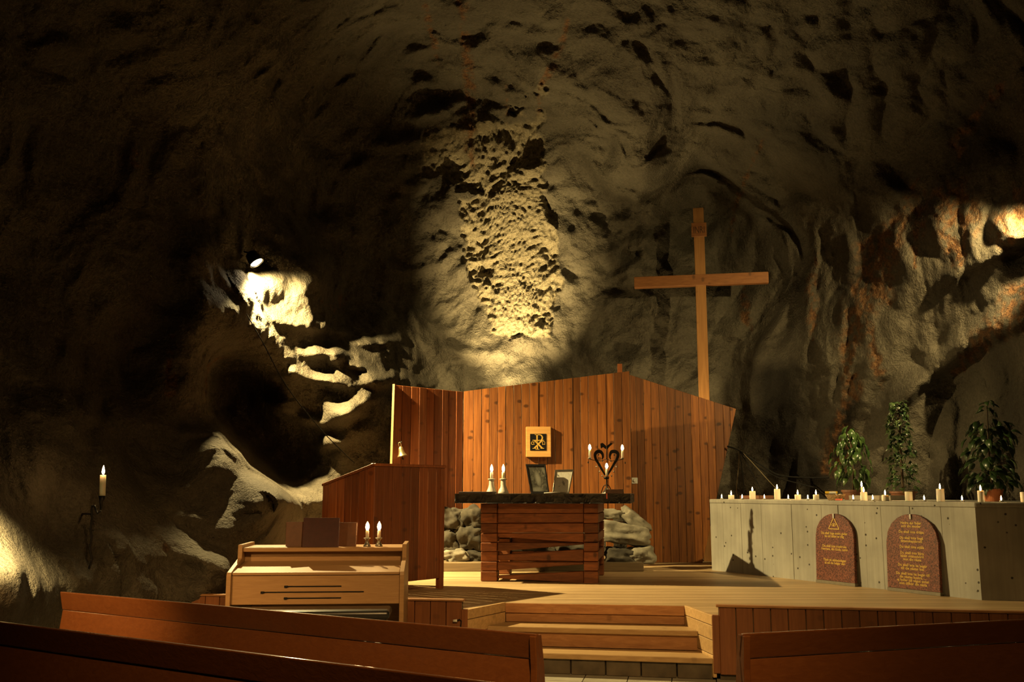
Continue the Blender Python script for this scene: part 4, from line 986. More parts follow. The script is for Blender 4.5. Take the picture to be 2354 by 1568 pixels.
# ------------------------------------------------------------------ things on the altar
def candlestick(px, label):
    c = on_altar(px, 0.55); d = c.y; root = tag(empty('ceramic_candlestick', c), label, 'candlestick', 'candlesticks on the altar')
    k = d / F; zc_ = 30 * k; zb_ = at_y(px, 1087, d).z - c.z
    obj('holder', MB().lathe([(0.062, 0), (0.064, 0.006), (0.056, 0.03), (0.042, 0.06), (0.032, 0.095), (0.029, 0.145), (0.030, 0.158), (0.044, 0.163), (0.044, 0.170), (0.022, 0.172), (0.020, 0.16), (0.0, 0.16)], c, 28), M_ceramic, root, smooth=True)
    obj('candle', MB().lathe([(0.0185, 0.16), (0.018, 0.245), (0.012, 0.25), (0, 0.25)], c, 18), M_wax, root, smooth=True)
    obj('bulb', MB().lathe([(0.006, 0.248), (0.013, 0.262), (0.0175, 0.282), (0.014, 0.305), (0.007, 0.325), (0.0, 0.338)], c, 14), M_bulb, root, smooth=True)
candlestick(1130, 'left of the two cream flared candlesticks on the altar')
candlestick(1157, 'right of the two cream flared candlesticks, nearer the photographs')
c = on_altar(1098, 0.22)
tag(obj('guest_book', MB().box(c + Vector((0, 0, 0.011)), (0.38, 0.26, 0.022), Mx), M_darkbook, None, 0.004), 'thin dark book lying flat at the left end of the altar', 'book')

def photo_mat(name, kind):
    m, nt, b = new_mat(name); tc = N(nt, 'ShaderNodeTexCoord')
    no = N(nt, 'ShaderNodeTexNoise', Scale=4.5, Detail=7.0, Roughness=0.7, Distortion=1.2); nt.links.new(tc.outputs['Generated'], no.inputs['Vector'])
    sp = N(nt, 'ShaderNodeSeparateXYZ'); nt.links.new(tc.outputs['Generated'], sp.inputs[0]); X_, Z_ = sp.outputs[0], sp.outputs[2]
    def ell(cx, cz, rx, rz, tilt=0.0):
        dx = math_n(nt, 'SUBTRACT', X_, cx); dz = math_n(nt, 'SUBTRACT', Z_, cz)
        if tilt: dx = math_n(nt, 'ADD', dx, math_n(nt, 'MULTIPLY', dz, tilt))
        a = math_n(nt, 'POWER', math_n(nt, 'ABSOLUTE', math_n(nt, 'DIVIDE', dx, rx)), 2.0); c_ = math_n(nt, 'POWER', math_n(nt, 'ABSOLUTE', math_n(nt, 'DIVIDE', dz, rz)), 2.0)
        return math_n(nt, 'ADD', math_n(nt, 'ADD', a, c_), math_n(nt, 'MULTIPLY', no.outputs[0], 1.1))
    if kind == 0:
        c = ramp(nt, no.outputs[0], [(0.32, (0.035, 0.033, 0.026)), (0.55, (0.10, 0.095, 0.075)), (0.72, (0.26, 0.25, 0.20))])
        for args, g_ in (((0.52, 0.52, 0.24, 0.52, 0.30), 0.32), ((0.50, 0.08, 0.5, 0.20), 0.24), ((0.80, 0.84, 0.16, 0.26, 0.5), 0.24)):
            c = mixc(nt, ramp(nt, ell(*args), [(0.55, (0.75, 0.75, 0.75)), (0.95, (0, 0, 0))]), c, (g_, g_ * .97, g_ * .8))
    else:
        c = ramp(nt, no.outputs[0], [(0.30, (0.16, 0.15, 0.13)), (0.40, (0.66, 0.63, 0.54)), (0.6, (0.74, 0.71, 0.62))])
        for args in ((0.52, 0.42, 0.17, 0.26, 0.45), (0.25, 0.80, 0.14, 0.16, 0.6)):
            c = mixc(nt, ramp(nt, ell(*args), [(0.55, (0.8, 0.8, 0.8)), (0.80, (0, 0, 0))]), c, (0.13, 0.13, 0.11))
    nt.links.new(c, b.inputs['Base Color']); b.inputs['Roughness'].default_value = 0.25; return m
def picture(corn, back, framemat, photomat, label, fw):
    """corn: pixel corners bl, br, tr, tl of the frame; stands on the slab leaning back"""
    B0, B1 = on_altar(corn[0][0], back[0]), on_altar(corn[1][0], back[1])
    B0.z = B1.z = ATOP
    Hh = at_y((corn[2][0] + corn[3][0]) / 2, (corn[2][1] + corn[3][1]) / 2, B0.y + 0.06).z - ATOP
    lean = an * 0.075
    T0 = at_plane(corn[3][0], corn[3][1], B0 + lean, an); T1 = at_plane(corn[2][0], corn[2][1], B1 + lean, an)
    root = tag(empty('picture_frame', (B0 + B1) / 2), label, 'picture frame', 'framed pictures on the altar')
    nrm_ = (B1 - B0).cross(T0 - B0).normalized(); th = nrm_ * 0.016
    cs = [B0, B1, T1, T0]; ctr = sum(cs, Vector()) / 4
    wdt = (B1 - B0).length; inn = [p + ((ctr - p) / 1.0) * (2 * fw / wdt) for p in cs]
    for k in range(4):
        j = (k + 1) % 4; obj('frame_bar', MB().prism([cs[k], cs[j], inn[j], inn[k]], -th), framemat, root, 0.002)
    obj('photo', MB().prism([p - nrm_ * 0.006 for p in inn], -nrm_ * 0.006), photomat, root)
    m_ = (B0 + B1) / 2 - nrm_ * 0.12; m_.z = ATOP; t_ = ctr - nrm_ * 0.018
    obj('easel_back', MB().prism([m_ - ae * 0.05, m_ + ae * 0.03, t_ + ae * 0.03, t_ - ae * 0.03], nrm_ * 0.004), M_black, root)
picture([(1220,1134),(1263,1134),(1254,1067),(1208,1067)], (0.30, 0.30), M_black, photo_mat('pale_figure_photo', 0), 'larger black picture frame with a grey photograph of a pale figure', 0.016)
picture([(1270,1133),(1308,1133),(1319,1079),(1276,1080)], (0.36, 0.36), M_silver, photo_mat('ink_drawing', 1), 'smaller silver picture frame with a white ink picture', 0.012)
c = on_altar(1269, 0.16)
tag(obj('pen', MB().tube([c + Vector((-0.09, 0.0, 0.006)), c + Vector((0.0, -0.004, 0.010)), c + Vector((0.09, -0.004, 0.014))], [0.004, 0.008, 0.007]), M_ceramic, None, smooth=True), 'pale pen lying before the framed pictures on the altar', 'pen')

# wrought iron candelabrum
c = on_altar(1395, 1.06); DY = c.y; kk = DY / F
cand = tag(empty('iron_candelabrum', c), 'wrought iron three-armed candelabrum with a heart-shaped frame on the altar', 'candelabrum')
def cp(px, py, dy=0.0): q = at_y(px, py, DY + dy); return q
zb0 = ATOP
for t in (0, 2.1, 4.2):
    top = cp(1394, 1118); foot = Vector((c.x + 0.075 * math.cos(t + 0.5), c.y + 0.075 * math.sin(t + 0.5), zb0 + 0.004))
    arc = []
    for k in range(11):
        s_ = k / 10; p = top.lerp(foot, s_ ** 1.2); p.z = top.z + (foot.z - top.z) * s_ ** 2.2 + 0.025 * math.sin(s_ * math.pi) ; arc.append(p)
    obj('foot', MB().tube(arc, 0.0055), M_iron, cand, smooth=True)
obj('stem', MB().tube([cp(1394, 1122), cp(1394, 1100)], 0.006), M_iron, cand)
obj('central_cup', MB().lathe([(0.012, -0.02), (0.030, -0.015), (0.034, 0.012), (0.031, 0.012), (0.02, -0.01), (0, -0.01)], cp(1394, 1098), 18), M_iron, cand, smooth=True)
def ribbon(pts, wds, name='heart_scroll', th=0.006):
    P3 = [cp(*p) for p in pts]; fine = []; wf = []
    for k in range(len(P3) - 1):
        a_, b_, c_, d_ = P3[max(k - 1, 0)], P3[k], P3[k + 1], P3[min(k + 2, len(P3) - 1)]
        for j_ in range(5):
            t = j_ / 5; fine.append(0.5 * ((2 * b_) + (c_ - a_) * t + (2 * a_ - 5 * b_ + 4 * c_ - d_) * t * t + (3 * b_ - a_ - 3 * c_ + d_) * t ** 3)); wf.append(wds[k] + (wds[k + 1] - wds[k]) * t)
    fine.append(P3[-1]); wf.append(wds[-1]); vs, n_ = [], len(fine)
    for k, p in enumerate(fine):
        d = (fine[min(k + 1, n_ - 1)] - fine[max(k - 1, 0)]).normalized(); s_ = Vector((-d.z, 0, d.x)) * wf[k] * kk / 2
        vs += [p - s_, p + s_, p + s_ + Vector((0, th, 0)), p - s_ + Vector((0, th, 0))]
    fs = [(4 * k + a, 4 * k + (a + 1) % 4, 4 * k + 4 + (a + 1) % 4, 4 * k + 4 + a) for k in range(n_ - 1) for a in range(4)] + [(3, 2, 1, 0), tuple(4 * (n_ - 1) + a for a in range(4))]
    return obj(name, MB().add(vs, fs), M_iron, cand)
ribbon([(1391,1092),(1384,1080),(1376,1066),(1370,1056),(1368,1046),(1371,1040),(1376,1038),(1381,1039),(1385,1044),(1386,1051),(1384,1056)], [3,5,5.5,6,6.5,7.5,8,7.5,6,4,2])
ribbon([(1397,1092),(1404,1080),(1412,1066),(1418,1056),(1421,1046),(1418,1040),(1412,1038),(1406,1039),(1403,1044),(1402,1051),(1404,1056)], [3,5,5.5,6,6.5,7.5,8,7.5,6,4,2])
obj('upright_rod', MB().tube([cp(1394, 1056), cp(1394, 1026)], 0.003), M_iron, cand)
bird = MB()
for pts in ([(1380,1020),(1385,1018),(1389,1021),(1394,1026),(1394,1033),(1390,1031),(1387,1028),(1381,1031)], [(1394,1026),(1399,1022),(1404,1018),(1408,1019),(1407,1022),(1402,1026),(1396,1033),(1394,1033)]):
    bird.prism([cp(*p) for p in pts], (0, 0.005, 0))
obj('bird_finial', bird, M_iron, cand)
obj('arm', MB().tube([cp(1356, 1056), cp(1366, 1058), cp(1380, 1060), cp(1394, 1056), cp(1408, 1060), cp(1422, 1058), cp(1432, 1056)], 0.0035), M_iron, cand, smooth=True)
def electric(px, pytop, pybot, cup=True):
    b0, b1_ = cp(px, pybot), cp(px, pytop); hh = b1_.z - b0.z
    if cup: obj('drip_cup', MB().lathe([(0.008, -0.016), (0.016, -0.010), (0.026, -0.004), (0.027, 0.0), (0.012, 0.0)], b0, 18), M_pewter, cand, smooth=True)
    cd = obj('candle', MB().lathe([(0.0145, 0), (0.0135, hh * 0.56), (0.009, hh * 0.6), (0, hh * 0.6)], b0, 16), M_wax, cand, smooth=True)
    obj('bulb', MB().lathe([(0.006, hh * .58), (0.014, hh * .66), (0.0175, hh * .76), (0.013, hh * .90), (0.005, hh * 1.0), (0, hh * 1.03)], b0, 14), M_bulb, cd, smooth=True)
electric(1356, 1022, 1053); electric(1431, 1023, 1053); electric(1395, 1065, 1094, False)
for px, py in ((1352,1065),(1437,1066),(1376,1047),(1412,1048),(1371,1075),(1378,1086),(1384,1096),(1417,1075),(1411,1086),(1406,1096),(1385,1062),(1404,1062)):
    t = cp(px, py - 4); pb = MB(); pb.tube([t + Vector((0, 0, 0.012)), t], 0.0012, 5)
    pb.lathe([(0.0, -0.026), (0.006, -0.018), (0.009, -0.008), (0.006, -0.002), (0.0, 0.0)], t, 10); obj('pendant', pb, M_iron if py < 1070 else M_pewter, cand, smooth=True)
# prayer book with ribbon and folded napkin
c = on_altar(1413, 0.24); bk_ = tag(empty('prayer_book', c), 'brown closed book with a red ribbon at the right end of the altar', 'book')
obj('pages', MB().box(c + Vector((0, 0, 0.024)), (0.185, 0.15, 0.036), Mx), M_paper, bk_)
for z in (0.003, 0.046): obj('cover', MB().box(c + Vector((0, 0, z)), (0.195, 0.16, 0.006), Mx), M_brownbook, bk_, 0.001)
obj('spine', MB().box(c - an * 0.079 + Vector((0, 0, 0.024)), (0.195, 0.008, 0.048), Mx), M_brownbook, bk_, 0.003)
rb_ = on_altar(1395, -0.012); obj('ribbon', MB().prism([rb_ + Vector((-.006, 0, -.055)), rb_ + Vector((.006, 0, -.055)), rb_ + Vector((.006, 0, .004)), rb_ + Vector((-.006, 0, .004))], (0, 0.003, 0)), M_redcard, bk_)
c = on_altar(1394, 0.6)
np_ = MB(); np_.prism([c + Vector((-0.055, 0, 0)), c + Vector((0.06, -0.02, 0)), c + Vector((0.045, 0.01, 0.045)), c + Vector((0.0, 0.01, 0.075))], (0, 0.006, 0))
np_.prism([c + Vector((-0.055, 0.012, 0)), c + Vector((0.05, 0.05, 0)), c + Vector((0.0, 0.012, 0.073))], (0.004, 0.006, 0))
tag(obj('napkin', np_, M_paper, None), 'white folded napkin standing between candelabrum and brown book', 'napkin')

# ------------------------------------------------------------------ organ in front of the stage
og = at_y(727, 1318, 7.5); OR = frame((og.x, 7.5, 0), math.radians(4.0))
organ = tag(empty('organ', (og.x, 7.8, 0)), 'light oak spinet organ with closed lid standing left of the steps', 'organ')
OW = 0.635                                            # half width inside the cheeks
def ob(name, x0, x1, y0, y1, z0, z1, mat=M_organ, bev=0.003):
    return obj(name, MB().hexa([OR(x0, y0, z0), OR(x1, y0, z0), OR(x1, y1, z0), OR(x0, y1, z0)], [OR(x0, y0, z1), OR(x1, y0, z1), OR(x1, y1, z1), OR(x0, y1, z1)]), mat, organ, bev)
for x0, x1 in ((-OW - 0.035, -OW), (OW, OW + 0.035)):
    prof = [(-0.02, 0), (0.86, 0), (0.86, 1.072), (0.36, 1.072), (0.355, 0.965), (-0.01, 0.885), (-0.02, 0.86)]
    obj('cheek', MB().prism([OR(x0, y, z) for y, z in prof], OR(x1, 0, 0) - OR(x0, 0, 0)), M_organ, organ, 0.003)
ob('top_shelf', -OW, OW, 0.38, 0.85, 1.015, 1.045)
ob('recess_back', -OW, OW, 0.47, 0.49, 0.90, 1.015)
lid = MB().prism([OR(-OW + .004, 0.0, 0.862), OR(-OW + .004, 0.0, 0.882), OR(-OW + .004, 0.47, 0.938), OR(-OW + .004, 0.47, 0.918)], OR(2 * OW - .008, 0, 0) - OR(0, 0, 0))
obj('lid', lid, M_organ, organ, 0.003)
fp = ob('front_panel', -OW, OW, 0.005, 0.03, 0.645, 0.858)
ob('back_panel', -OW, OW, 0.82, 0.84, 0.02, 1.0); ob('key_bed', -OW, OW, 0.03, 0.8, 0.645, 0.67)
for pa, pb_, py in ((658, 783, 1348), (607, 833, 1361), (658, 783, 1375)):
    xa, xb2 = (pa - 727) / F * 7.55, (pb_ - 727) / F * 7.55; z = at_y(727, py, 7.5).z
    sl_ = obj('slot', MB().hexa([OR(xa, 0, z - .004), OR(xb2, 0, z - .004), OR(xb2, 0.006, z - .004), OR(xa, 0.006, z - .004)], [OR(xa, 0, z + .004), OR(xb2, 0, z + .004), OR(xb2, 0.006, z + .004), OR(xa, 0.006, z + .004)]), M_iron, fp)
    obj('slider', MB().hexa([OR(xa, -.008, z - .007), OR(xa + .024, -.008, z - .007), OR(xa + .024, 0.006, z - .007), OR(xa, 0.006, z - .007)], [OR(xa, -.008, z + .007), OR(xa + .024, -.008, z + .007), OR(xa + .024, 0.006, z + .007), OR(xa, 0.006, z + .007)]), M_black, sl_)
# bench
bench = tag(empty('organ_bench', OR(0, 0.1, 0)), 'black padded bench pushed under the organ', 'bench')
bn = lambda nm, x0, x1, y0, y1, z0, z1, mat, bev, sg=1: obj(nm, MB().hexa([OR(x0, y0, z0), OR(x1, y0, z0), OR(x1, y1, z0), OR(x0, y1, z0)], [OR(x0, y0, z1), OR(x1, y0, z1), OR(x1, y1, z1), OR(x0, y1, z1)]), mat, bench, bev, seg=sg, smooth=sg > 1)
bn('cushion', -0.555, 0.585, -0.38, -0.05, 0.575, 0.64, M_vinyl, 0.028, 4)
bn('seat_board', -0.53, 0.56, -0.365, -0.065, 0.55, 0.576, M_black, 0.003)
for x in (-0.52, 0.50):
    for y in (-0.36, -0.12): bn('leg', x, x + 0.045, y, y + 0.045, 0.0, 0.551, M_organ, 0.003)
# books on the organ
OT = 1.046
def obk(name, label, x, y, w_, h_, th, rz, lean, mat, curl=0.0, openb=False):
    root = tag(empty(name, OR(x, y, OT)), label, 'book')
    Ml = Matrix.Translation(OR(x, y, OT)) @ Matrix.Rotation(math.radians(4) + rz, 4, 'Z') @ Matrix.Rotation(-lean, 4, 'X')
    def part(nm, pts, ext, m_): obj(nm, MB().prism([Ml @ Vector(p) for p in pts], Ml.to_3x3() @ Vector(ext)), m_, root, 0.001)
    part('cover', [(-w_ / 2, 0, 0), (w_ / 2, 0, 0), (w_ / 2, 0, h_), (-w_ / 2, 0, h_)], (0, 0.004, 0), mat)
    part('pages', [(-w_ / 2 + .004, .004, .004), (w_ / 2 - .004, .004, .004), (w_ / 2 - .004, .004, h_ - .004), (-w_ / 2 + .004, .004, h_ - .004)], (0, th, 0), M_paper)
    part('cover', [(-w_ / 2, th + .004, 0), (w_ / 2, th + .004, 0), (w_ / 2, th + .004, h_), (-w_ / 2, th + .004, h_)], (0, 0.004, 0), mat)
xo_ = lambda px, y=0.5: at_y(px, 1255, 7.5 + y).x - og.x + y * 0.07
obk('hymn_book', 'brown hymn book standing leftmost on the organ', xo_(683, .55), 0.55, 0.175, 0.20, 0.012, 0.30, 0.12, M_brownbook)
obk('hymn_book', 'large maroon hymn book standing in the middle on the organ', xo_(736, .47), 0.47, 0.295, 0.235, 0.02, -0.10, 0.10, M_redbook)
obk('hymn_book', 'brown hymn book standing right beside the organ candles', xo_(796, .55), 0.55, 0.155, 0.195, 0.012, -0.25, 0.12, M_brownbook)
pa = [OR(xo_(575, .42), 0.42, OT), OR(xo_(660, .42), 0.42, OT), OR(xo_(664, .68), 0.68, OT), OR(xo_(592, .68), 0.68, OT)]
tag(obj('sheet_music', MB().prism(pa, (0, 0, 0.002)), M_paper, None), 'white sheet of paper lying on the left of the organ top', 'paper')
def pewter_stick(px, y, label):
    c = OR(xo_(px, y), y, OT); root = tag(empty('pewter_candlestick', c), label, 'candlestick', 'candlesticks on the organ')
    obj('holder', MB().lathe([(0.030, 0), (0.032, 0.005), (0.022, 0.02), (0.014, 0.036), (0.012, 0.052), (0.020, 0.058), (0.029, 0.066), (0.028, 0.070), (0.014, 0.066), (0.0, 0.062)], c, 22), M_pewter, root, smooth=True)
    obj('candle', MB().lathe([(0.0145, 0.062), (0.0135, 0.128), (0.009, 0.133), (0, 0.133)], c, 16), M_wax, root, smooth=True)
    obj('bulb', MB().lathe([(0.006, 0.13), (0.013, 0.142), (0.0165, 0.158), (0.013, 0.178), (0.006, 0.194), (0, 0.203)], c, 14), M_bulb, root, smooth=True)
pewter_stick(843, 0.50, 'left of the two pewter candlesticks on the organ')
pewter_stick(870, 0.54, 'right of the two pewter candlesticks, nearer the organ cheek')
# cable plug on the stage front
c = at_plane(1047, 1427, fl - nb * 0.01, nb); pg = tag(empty('cable_plug', c), 'black cable plug hanging on the stage front beside the steps', 'plug')
obj('plug_body', MB().tube([c + Vector((-0.02, -0.012, 0)), c + Vector((0.015, -0.012, 0.002))], [0.010, 0.013], 12), M_white, pg, smooth=True)
obj('cord', MB().tube([c + Vector((0.015, -0.012, 0.002)), c + Vector((0.035, -0.012, 0.012)), c + Vector((0.05, -0.01, 0.0)), c + Vector((0.045, -0.01, -0.06)), c + Vector((0.05, -0.01, -0.3))], 0.005), M_cable, pg, smooth=True)

# ------------------------------------------------------------------ pews seen from behind
def pew(pl, pr, z, label, end_right, ext_l=0.0, ext_r=0.0):
    A_, B_ = at_z(*pl, z), at_z(*pr, z); d = (B_ - A_); d.z = 0; d.normalize(); A_ = A_ - d * ext_l; B_ = B_ + d * ext_r
    LN = (B_ - A_).length; ang = math.atan2(d.y, d.x); G_ = frame((A_.x, A_.y, 0), ang)
    root = tag(empty('pew', G_(LN / 2, 0.2, 0)), label, 'pew', 'lacquered wooden pews')
    def pr_(nm, prof, x0, x1, bev=0.004, seg=2): return obj(nm, MB().prism([G_(x0, y, zz) for y, zz in prof], G_(x1, 0, 0) - G_(x0, 0, 0)), M_pew, root, bev, seg=seg)
    pr_('top_rail', [(0.0, z), (0.028, z - 0.002), (0.052, z - 0.115), (0.026, z - 0.118)], 0, LN, 0.007, 3)
    pr_('back_panel', [(0.030, z - 0.118), (0.050, z - 0.118), (0.012, z - 0.43), (-0.008, z - 0.43)], 0, LN)
    pr_('lower_rail', [(-0.03, z - 0.425), (0.03, z - 0.425), (0.03, z - 0.52), (-0.03, z - 0.52)], 0, LN)
    pr_('seat', [(0.0, z - 0.44), (0.42, z - 0.42), (0.43, z - 0.45), (0.0, z - 0.475)], 0, LN, 0.006)
    for x in ([LN - 0.035, 0.9] if end_right else [0.0, LN * 0.55]):
        pr_('end_panel', [(-0.008, z - 0.01), (0.05, z - 0.006), (0.075, z - 0.14), (0.10, z - 0.38), (0.44, z - 0.40), (0.44, 0.0), (-0.03, 0.0), (0.005, z - 0.16)] if x != 0.9 else [(0.03, z - .52), (0.38, z - .46), (0.38, 0), (0.03, 0)], x, x + 0.034)
    return root
pew((137, 1360), (1233, 1458), 0.85, 'front left pew whose lit far end stands before the organ', True)
pew((0, 1430), (860, 1536), 0.85, 'second left pew nearest the camera, in the bottom left corner', True, 0.7, 1.2)
pew((1709, 1457), (2354, 1424), 0.85, 'dark right-hand pew in the bottom right corner', False, 0.0, 1.6)

# ------------------------------------------------------------------ iron sconce on the left rock
SY = min(rock_at(px, py)[1] for px, py in ((205, 1180), (210, 1230), (207, 1270), (205, 1310), (235, 1110), (235, 1150))) - 0.10
def sp_(px, py, dy=0.0): return at_y(px, py, SY + dy)
sconce = tag(empty('iron_sconce', sp_(215, 1300)), 'twisted black iron sconce holding a lit candle on the left rock', 'sconce')
rod = [(232,1175),(224,1180),(220,1172),(217,1162),(213,1162),(211,1172),(212,1190),(210,1210),(208,1220),(212,1232),(208,1255),(206,1262),(212,1285),(205,1308)]
obj('hook_rod', MB().tube([sp_(*p) for p in rod], 0.009), M_iron, sconce, smooth=True)
obj('wall_arm', MB().tube([sp_(213, 1182), sp_(190, 1181, 0.15), sp_(188, 1180, 0.9)], 0.008), M_iron, sconce)
cb = sp_(235, 1140); cl = sp_(232, 1172)
obj('candle_cup', MB().tube([cl, cb.lerp(cl, 0.4), cb], [0.008, 0.018, 0.029], 14), M_iron, sconce, smooth=True)
ct = sp_(237, 1092)
wc = tag(empty('sconce_candle', cb), 'lit white candle held in the twisted iron sconce', 'candle')
obj('wax', MB().tube([cb, ct], [0.024, 0.023], 16), M_wax, wc, smooth=True)
wick(wc, ct); flame(wc, ct + Vector((0, 0, 0.003)), 1.5, M_bigflame)

# ------------------------------------------------------------------ floodlight on the rock shoulder
aim = (FLOOD_AIM - FLOOD).normalized(); Mq = aim.to_track_quat('Z', 'Y').to_matrix()
fld = tag(empty('floodlight', FLOOD), 'glowing floodlight fixed to the rock above the bright rock pillar', 'floodlight')
obj('housing', MB().lathe([(0.03, -0.20), (0.07, -0.17), (0.085, -0.06), (0.09, -0.03), (0.085, -0.03), (0.07, -0.06), (0.0, -0.08)], FLOOD, 20, Mq), M_black, fld, smooth=True)
obj('glass', MB().lathe([(0.0, -0.045), (0.07, -0.045), (0.07, -0.040), (0.0, -0.036)], FLOOD, 20, Mq), M_floodglass, fld, smooth=True)
back_ = FLOOD - aim * 0.18
obj('bracket', MB().tube([back_, back_ + Vector((-0.12, 0.1, 0.05)), back_ + Vector((-0.35, 0.4, 0.1))], 0.012), M_iron, fld)

# ------------------------------------------------------------------ cables
def cable(pts, r_, mat, label):
    P3 = [Vector(p) for p in pts]; out = []
    for k in range(len(P3) - 1):
        a_, b_, c_, d_ = P3[max(k - 1, 0)], P3[k], P3[k + 1], P3[min(k + 2, len(P3) - 1)]
        for j in range(6):
            t = j / 6; out.append(0.5 * ((2 * b_) + (c_ - a_) * t + (2 * a_ - 5 * b_ + 4 * c_ - d_) * t * t + (3 * b_ - a_ - 3 * c_ + d_) * t ** 3))
    out.append(P3[-1]); tag(obj('cable', MB().tube(out, r_, 6), mat, None, smooth=True), label, 'cable')
cable([at_y(528, 655, 10.75), at_y(600, 780, 10.9), at_y(660, 890, 11.1), at_y(740, 990, 11.4), at_y(815, 1065, 11.7)], 0.006, M_cable, 'long black cable slanting down across the rock to the pulpit')
cable([FLOOD + Vector((-.15, .05, .0)), at_y(560, 604, 11.2), at_y(530, 612, 10.9), at_y(526, 650, 10.7)], 0.005, M_cable, 'short cable running left from the floodlight')
cb0 = at_y(1700, 1036, 13.6)
cable([at_y(1672, 1026, 13.7), cb0, at_y(1745, 1066, 13.4), at_y(1790, 1092, 13.2), at_y(1850, 1098, 12.9), at_y(1905, 1098, 12.6)], 0.011, M_cable, 'thick black cable drooping right behind the concrete counter')
cable([cb0, at_y(1740, 1072, 13.4), at_y(1785, 1096, 13.1), at_y(1815, 1106, 12.8), at_y(1870, 1120, 12.3)], 0.008, M_cable, 'black cable drooping just below the thick one behind the counter')
cable([cb0, at_y(1724, 1078, 13.5), at_y(1748, 1125, 13.3), at_y(1752, 1140, 13.3)], 0.006, M_cable, 'thin black cable falling steeply behind the leftmost candles')
cable([cb0 + Vector((0.02, 0, 0)), at_y(1740, 1075, 13.3), at_y(1765, 1103, 13.1), at_y(1785, 1124, 12.9)], 0.005, M_cable2, 'pale cord slanting down to the tall candle on the counter')
cable([cb0, at_y(1697, 1080, 13.7), at_y(1693, 1120, 13.7), at_y(1694, 1140, 13.7)], 0.006, M_cable2, 'pale cord hanging straight down beside the right screen')
cable([cb0, at_y(1706, 1080, 13.6), at_y(1710, 1118, 13.6), at_y(1708, 1138, 13.6)], 0.006, M_cable, 'dark cord hanging straight down right of the pale one')

# ------------------------------------------------------------------ plants on the counter
def leaf_mesh(name, mat, kind):
    if kind == 'ivy':   pts = [(0, 0), (-.42, .10), (-.30, .42), (-.10, .48), (0, 1.0), (.10, .48), (.30, .42), (.42, .10)]
    elif kind == 'big': pts = [(0, 0), (-.20, .14), (-.30, .42), (-.20, .74), (0, 1.0), (.20, .74), (.30, .42), (.20, .14)]
    else:               pts = [(0, 0), (-.17, .15), (-.25, .40), (-.15, .72), (0, 1.0), (.15, .72), (.25, .40), (.17, .15)]
    vs, fs = [], []
    mid = [(0, y) for y in (0.0, .3, .6, 1.0)]
    z = lambda x, y: abs(x) * 0.45 - (y ** 2) * 0.28
    vs = [Vector((x, y, z(x, y))) for x, y in pts] + [Vector((0, .42, z(0, .42)))]
    c_ = 8; fs = [(k, (k + 1) % 8, c_) for k in range(8)]
    vs += [v - Vector((0, 0, 0.012)) for v in vs]
    n_ = 9; fs += [((k + 1) % 8 + n_, k + n_, c_ + n_) for k in range(8)] + [(k, k + n_, (k + 1) % 8 + n_, (k + 1) % 8) for k in range(8)]
    me = bpy.data.meshes.new(name); me.from_pydata([tuple(v) for v in vs], [], fs); me.update(); me.shade_smooth(); me.materials.append(mat); return me
def add_leaf(me, root, pos, outdir, droop, size, roll):
    y_ = Vector(outdir); y_.z -= droop; y_.normalize(); z_ = Vector((0, 0, 1)) - y_ * y_.z
    if z_.length < 0.05: z_ = Vector((0.3, -0.6, 0.3)) - y_ * y_.dot(Vector((0.3, -0.6, 0.3)))
    z_.normalize(); x_ = y_.cross(z_)
    Mt_ = Matrix((x_, y_, z_)).transposed().to_4x4() @ Matrix.Rotation(roll, 4, 'Y')
    o = bpy.data.objects.new('leaf', me); C.objects.link(o); o.parent = root
    o.matrix_local = Matrix.Translation(Vector(pos) - ORG[root.name]) @ Mt_ @ Matrix.Scale(size, 4)
def planter(root, c, r0, r1, h, mat, name='pot'):
    obj(name, MB().lathe([(r0, 0), (r1 * 0.97, h * .8), (r1 * 1.05, h * .8), (r1 * 1.05, h), (r1 * .95, h), (r1 * .93, h * .86), (0.0, h * .86)], c, 26), mat, root, smooth=False)
    obj('soil', MB().lathe([(r1 * .9, h * .86), (0.0, h * .9)], c, 20), M_soil, root)
def counter_point(px, Y):
    q = at_y(px, 1140, Y); return Vector((q.x, q.y, KH + 0.001))
# weeping fig
c = counter_point(1962, 11.45); k_ = c.y / F
pl1 = tag(empty('weeping_fig', c), 'bushy plant with drooping pointed leaves, leftmost behind the candles', 'plant')
planter(pl1, c, 0.10, 0.13, 0.115, M_brownpot)
obj('stem', MB().tube([c + Vector((0, 0, 0.1)), c + Vector((0.01, 0, 0.4)), c + Vector((-0.01, 0, 0.80))], [0.012, 0.009, 0.004]), M_stem, pl1, smooth=True)
lm = leaf_mesh('fig_leaf', M_leaf, 'fig'); R1 = random.Random(3)
for k in range(130):
    t = R1.random(); a_ = R1.random() * 2 * math.pi; zz = 0.20 + 0.68 * t
    rad = 0.25 * math.sin(min(1, (1.06 - t) * 1.35) * math.pi / 2) * (0.35 + 0.65 * R1.random())
    od = Vector((math.cos(a_), math.sin(a_), 0)); add_leaf(lm, pl1, c + od * rad + Vector((0, 0, zz)), od, 0.9 + R1.random() * 1.6, 0.085 + 0.055 * R1.random(), R1.uniform(-.5, .5))
for k in range(9):
    a_ = k * 2.4; od = Vector((math.cos(a_), math.sin(a_), 0)); obj('branch', MB().tube([c + Vector((0, 0, 0.3 + .05 * k)), c + od * 0.09 + Vector((0, 0, 0.42 + .05 * k)), c + od * 0.2 + Vector((0, 0, 0.36 + .05 * k))], 0.003, 5), M_stem, pl1)
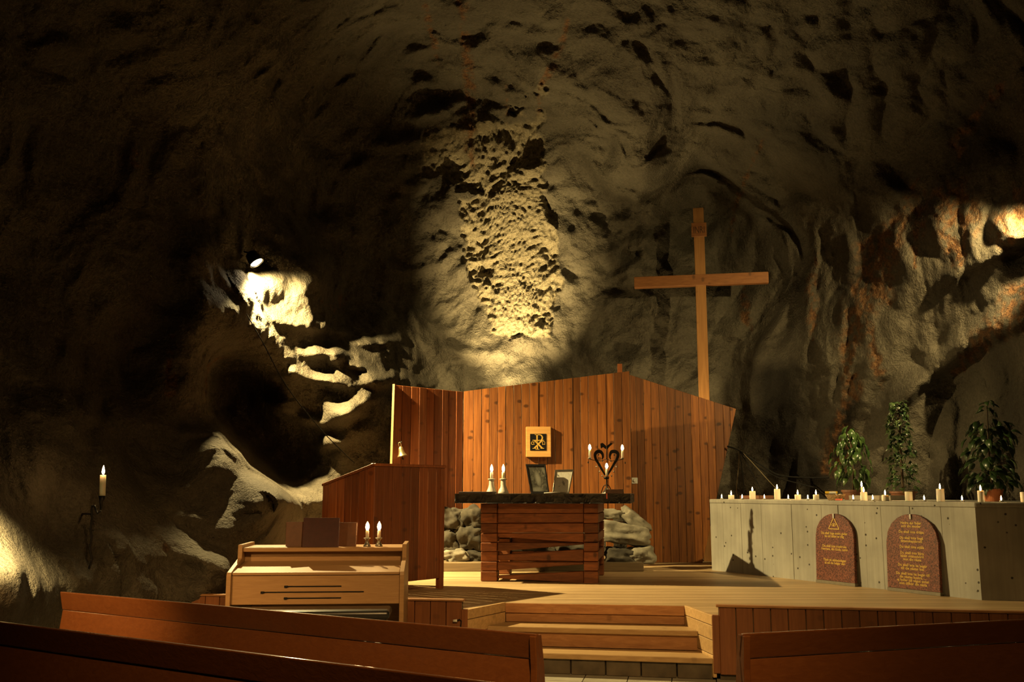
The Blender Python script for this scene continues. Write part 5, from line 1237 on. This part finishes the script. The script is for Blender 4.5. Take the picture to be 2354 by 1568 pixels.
# ivy column
c = counter_point(2077, 10.75)
pl2 = tag(empty('ivy_column', c), 'slim upright column of variegated ivy between two bushier plants', 'plant')
planter(pl2, c, 0.11, 0.14, 0.10, M_brownpot)
obj('stake', MB().tube([c + Vector((0, 0, 0.08)), c + Vector((0, 0, 1.08))], 0.014), M_stem, pl2)
li = leaf_mesh('ivy_leaf', M_ivy, 'ivy'); R2 = random.Random(9)
for k in range(300):
    t = R2.random() ** 0.9; a_ = R2.random() * 2 * math.pi; zz = 0.12 + 0.98 * t
    rad = (0.155 - 0.07 * t) * (0.55 + 0.45 * R2.random()) + 0.012 * math.sin(zz * 17)
    od = Vector((math.cos(a_), math.sin(a_), 0)); add_leaf(li, pl2, c + od * rad + Vector((0, 0, zz)), od, R2.uniform(-0.2, 1.2), 0.062 + 0.035 * R2.random(), R2.uniform(-.7, .7))
# large dark-leaved plant
c = counter_point(2283, 9.75)
pl3 = tag(empty('dark_leaved_plant', c), 'large dark broad-leaved plant in a terracotta pot at the right', 'plant')
planter(pl3, c, 0.075, 0.097, 0.125, M_terra)
obj('stem', MB().tube([c + Vector((0, 0, 0.1)), c + Vector((-0.01, 0, 0.5)), c + Vector((0.01, 0, 1.0))], [0.013, 0.009, 0.004]), M_stem, pl3, smooth=True)
lb = leaf_mesh('broad_leaf', M_dleaf, 'big'); R3 = random.Random(21)
for k in range(150):
    t = R3.random(); a_ = R3.random() * 2 * math.pi; zz = 0.16 + 0.66 * t
    rad = 0.27 * math.sin((0.12 + 0.83 * (1 - abs(t - 0.45))) * math.pi / 2) ** 1.5 * (0.3 + 0.7 * R3.random())
    od = Vector((math.cos(a_), math.sin(a_), 0)); add_leaf(lb, pl3, c + od * rad + Vector((0, 0, zz)), od, R3.uniform(0.1, 1.3), 0.095 + 0.05 * R3.random(), R3.uniform(-.6, .6))
for k in range(9):
    a_ = k * 2.4; od = Vector((math.cos(a_), math.sin(a_), 0)); add_leaf(lb, pl3, c + od * 0.03 + Vector((0.01, 0, 0.90 + 0.015 * k)), od, R3.uniform(-.2, .7), 0.09, R3.uniform(-.4, .4))
for k in range(12):
    a_ = k * 2.4; od = Vector((math.cos(a_), math.sin(a_), 0)); obj('branch', MB().tube([c + Vector((0, 0, 0.2 + .045 * k)), c + od * 0.1 + Vector((0, 0, 0.27 + .045 * k)), c + od * 0.21 + Vector((0, 0, 0.27 + .045 * k))], 0.003, 5), M_stem, pl3)
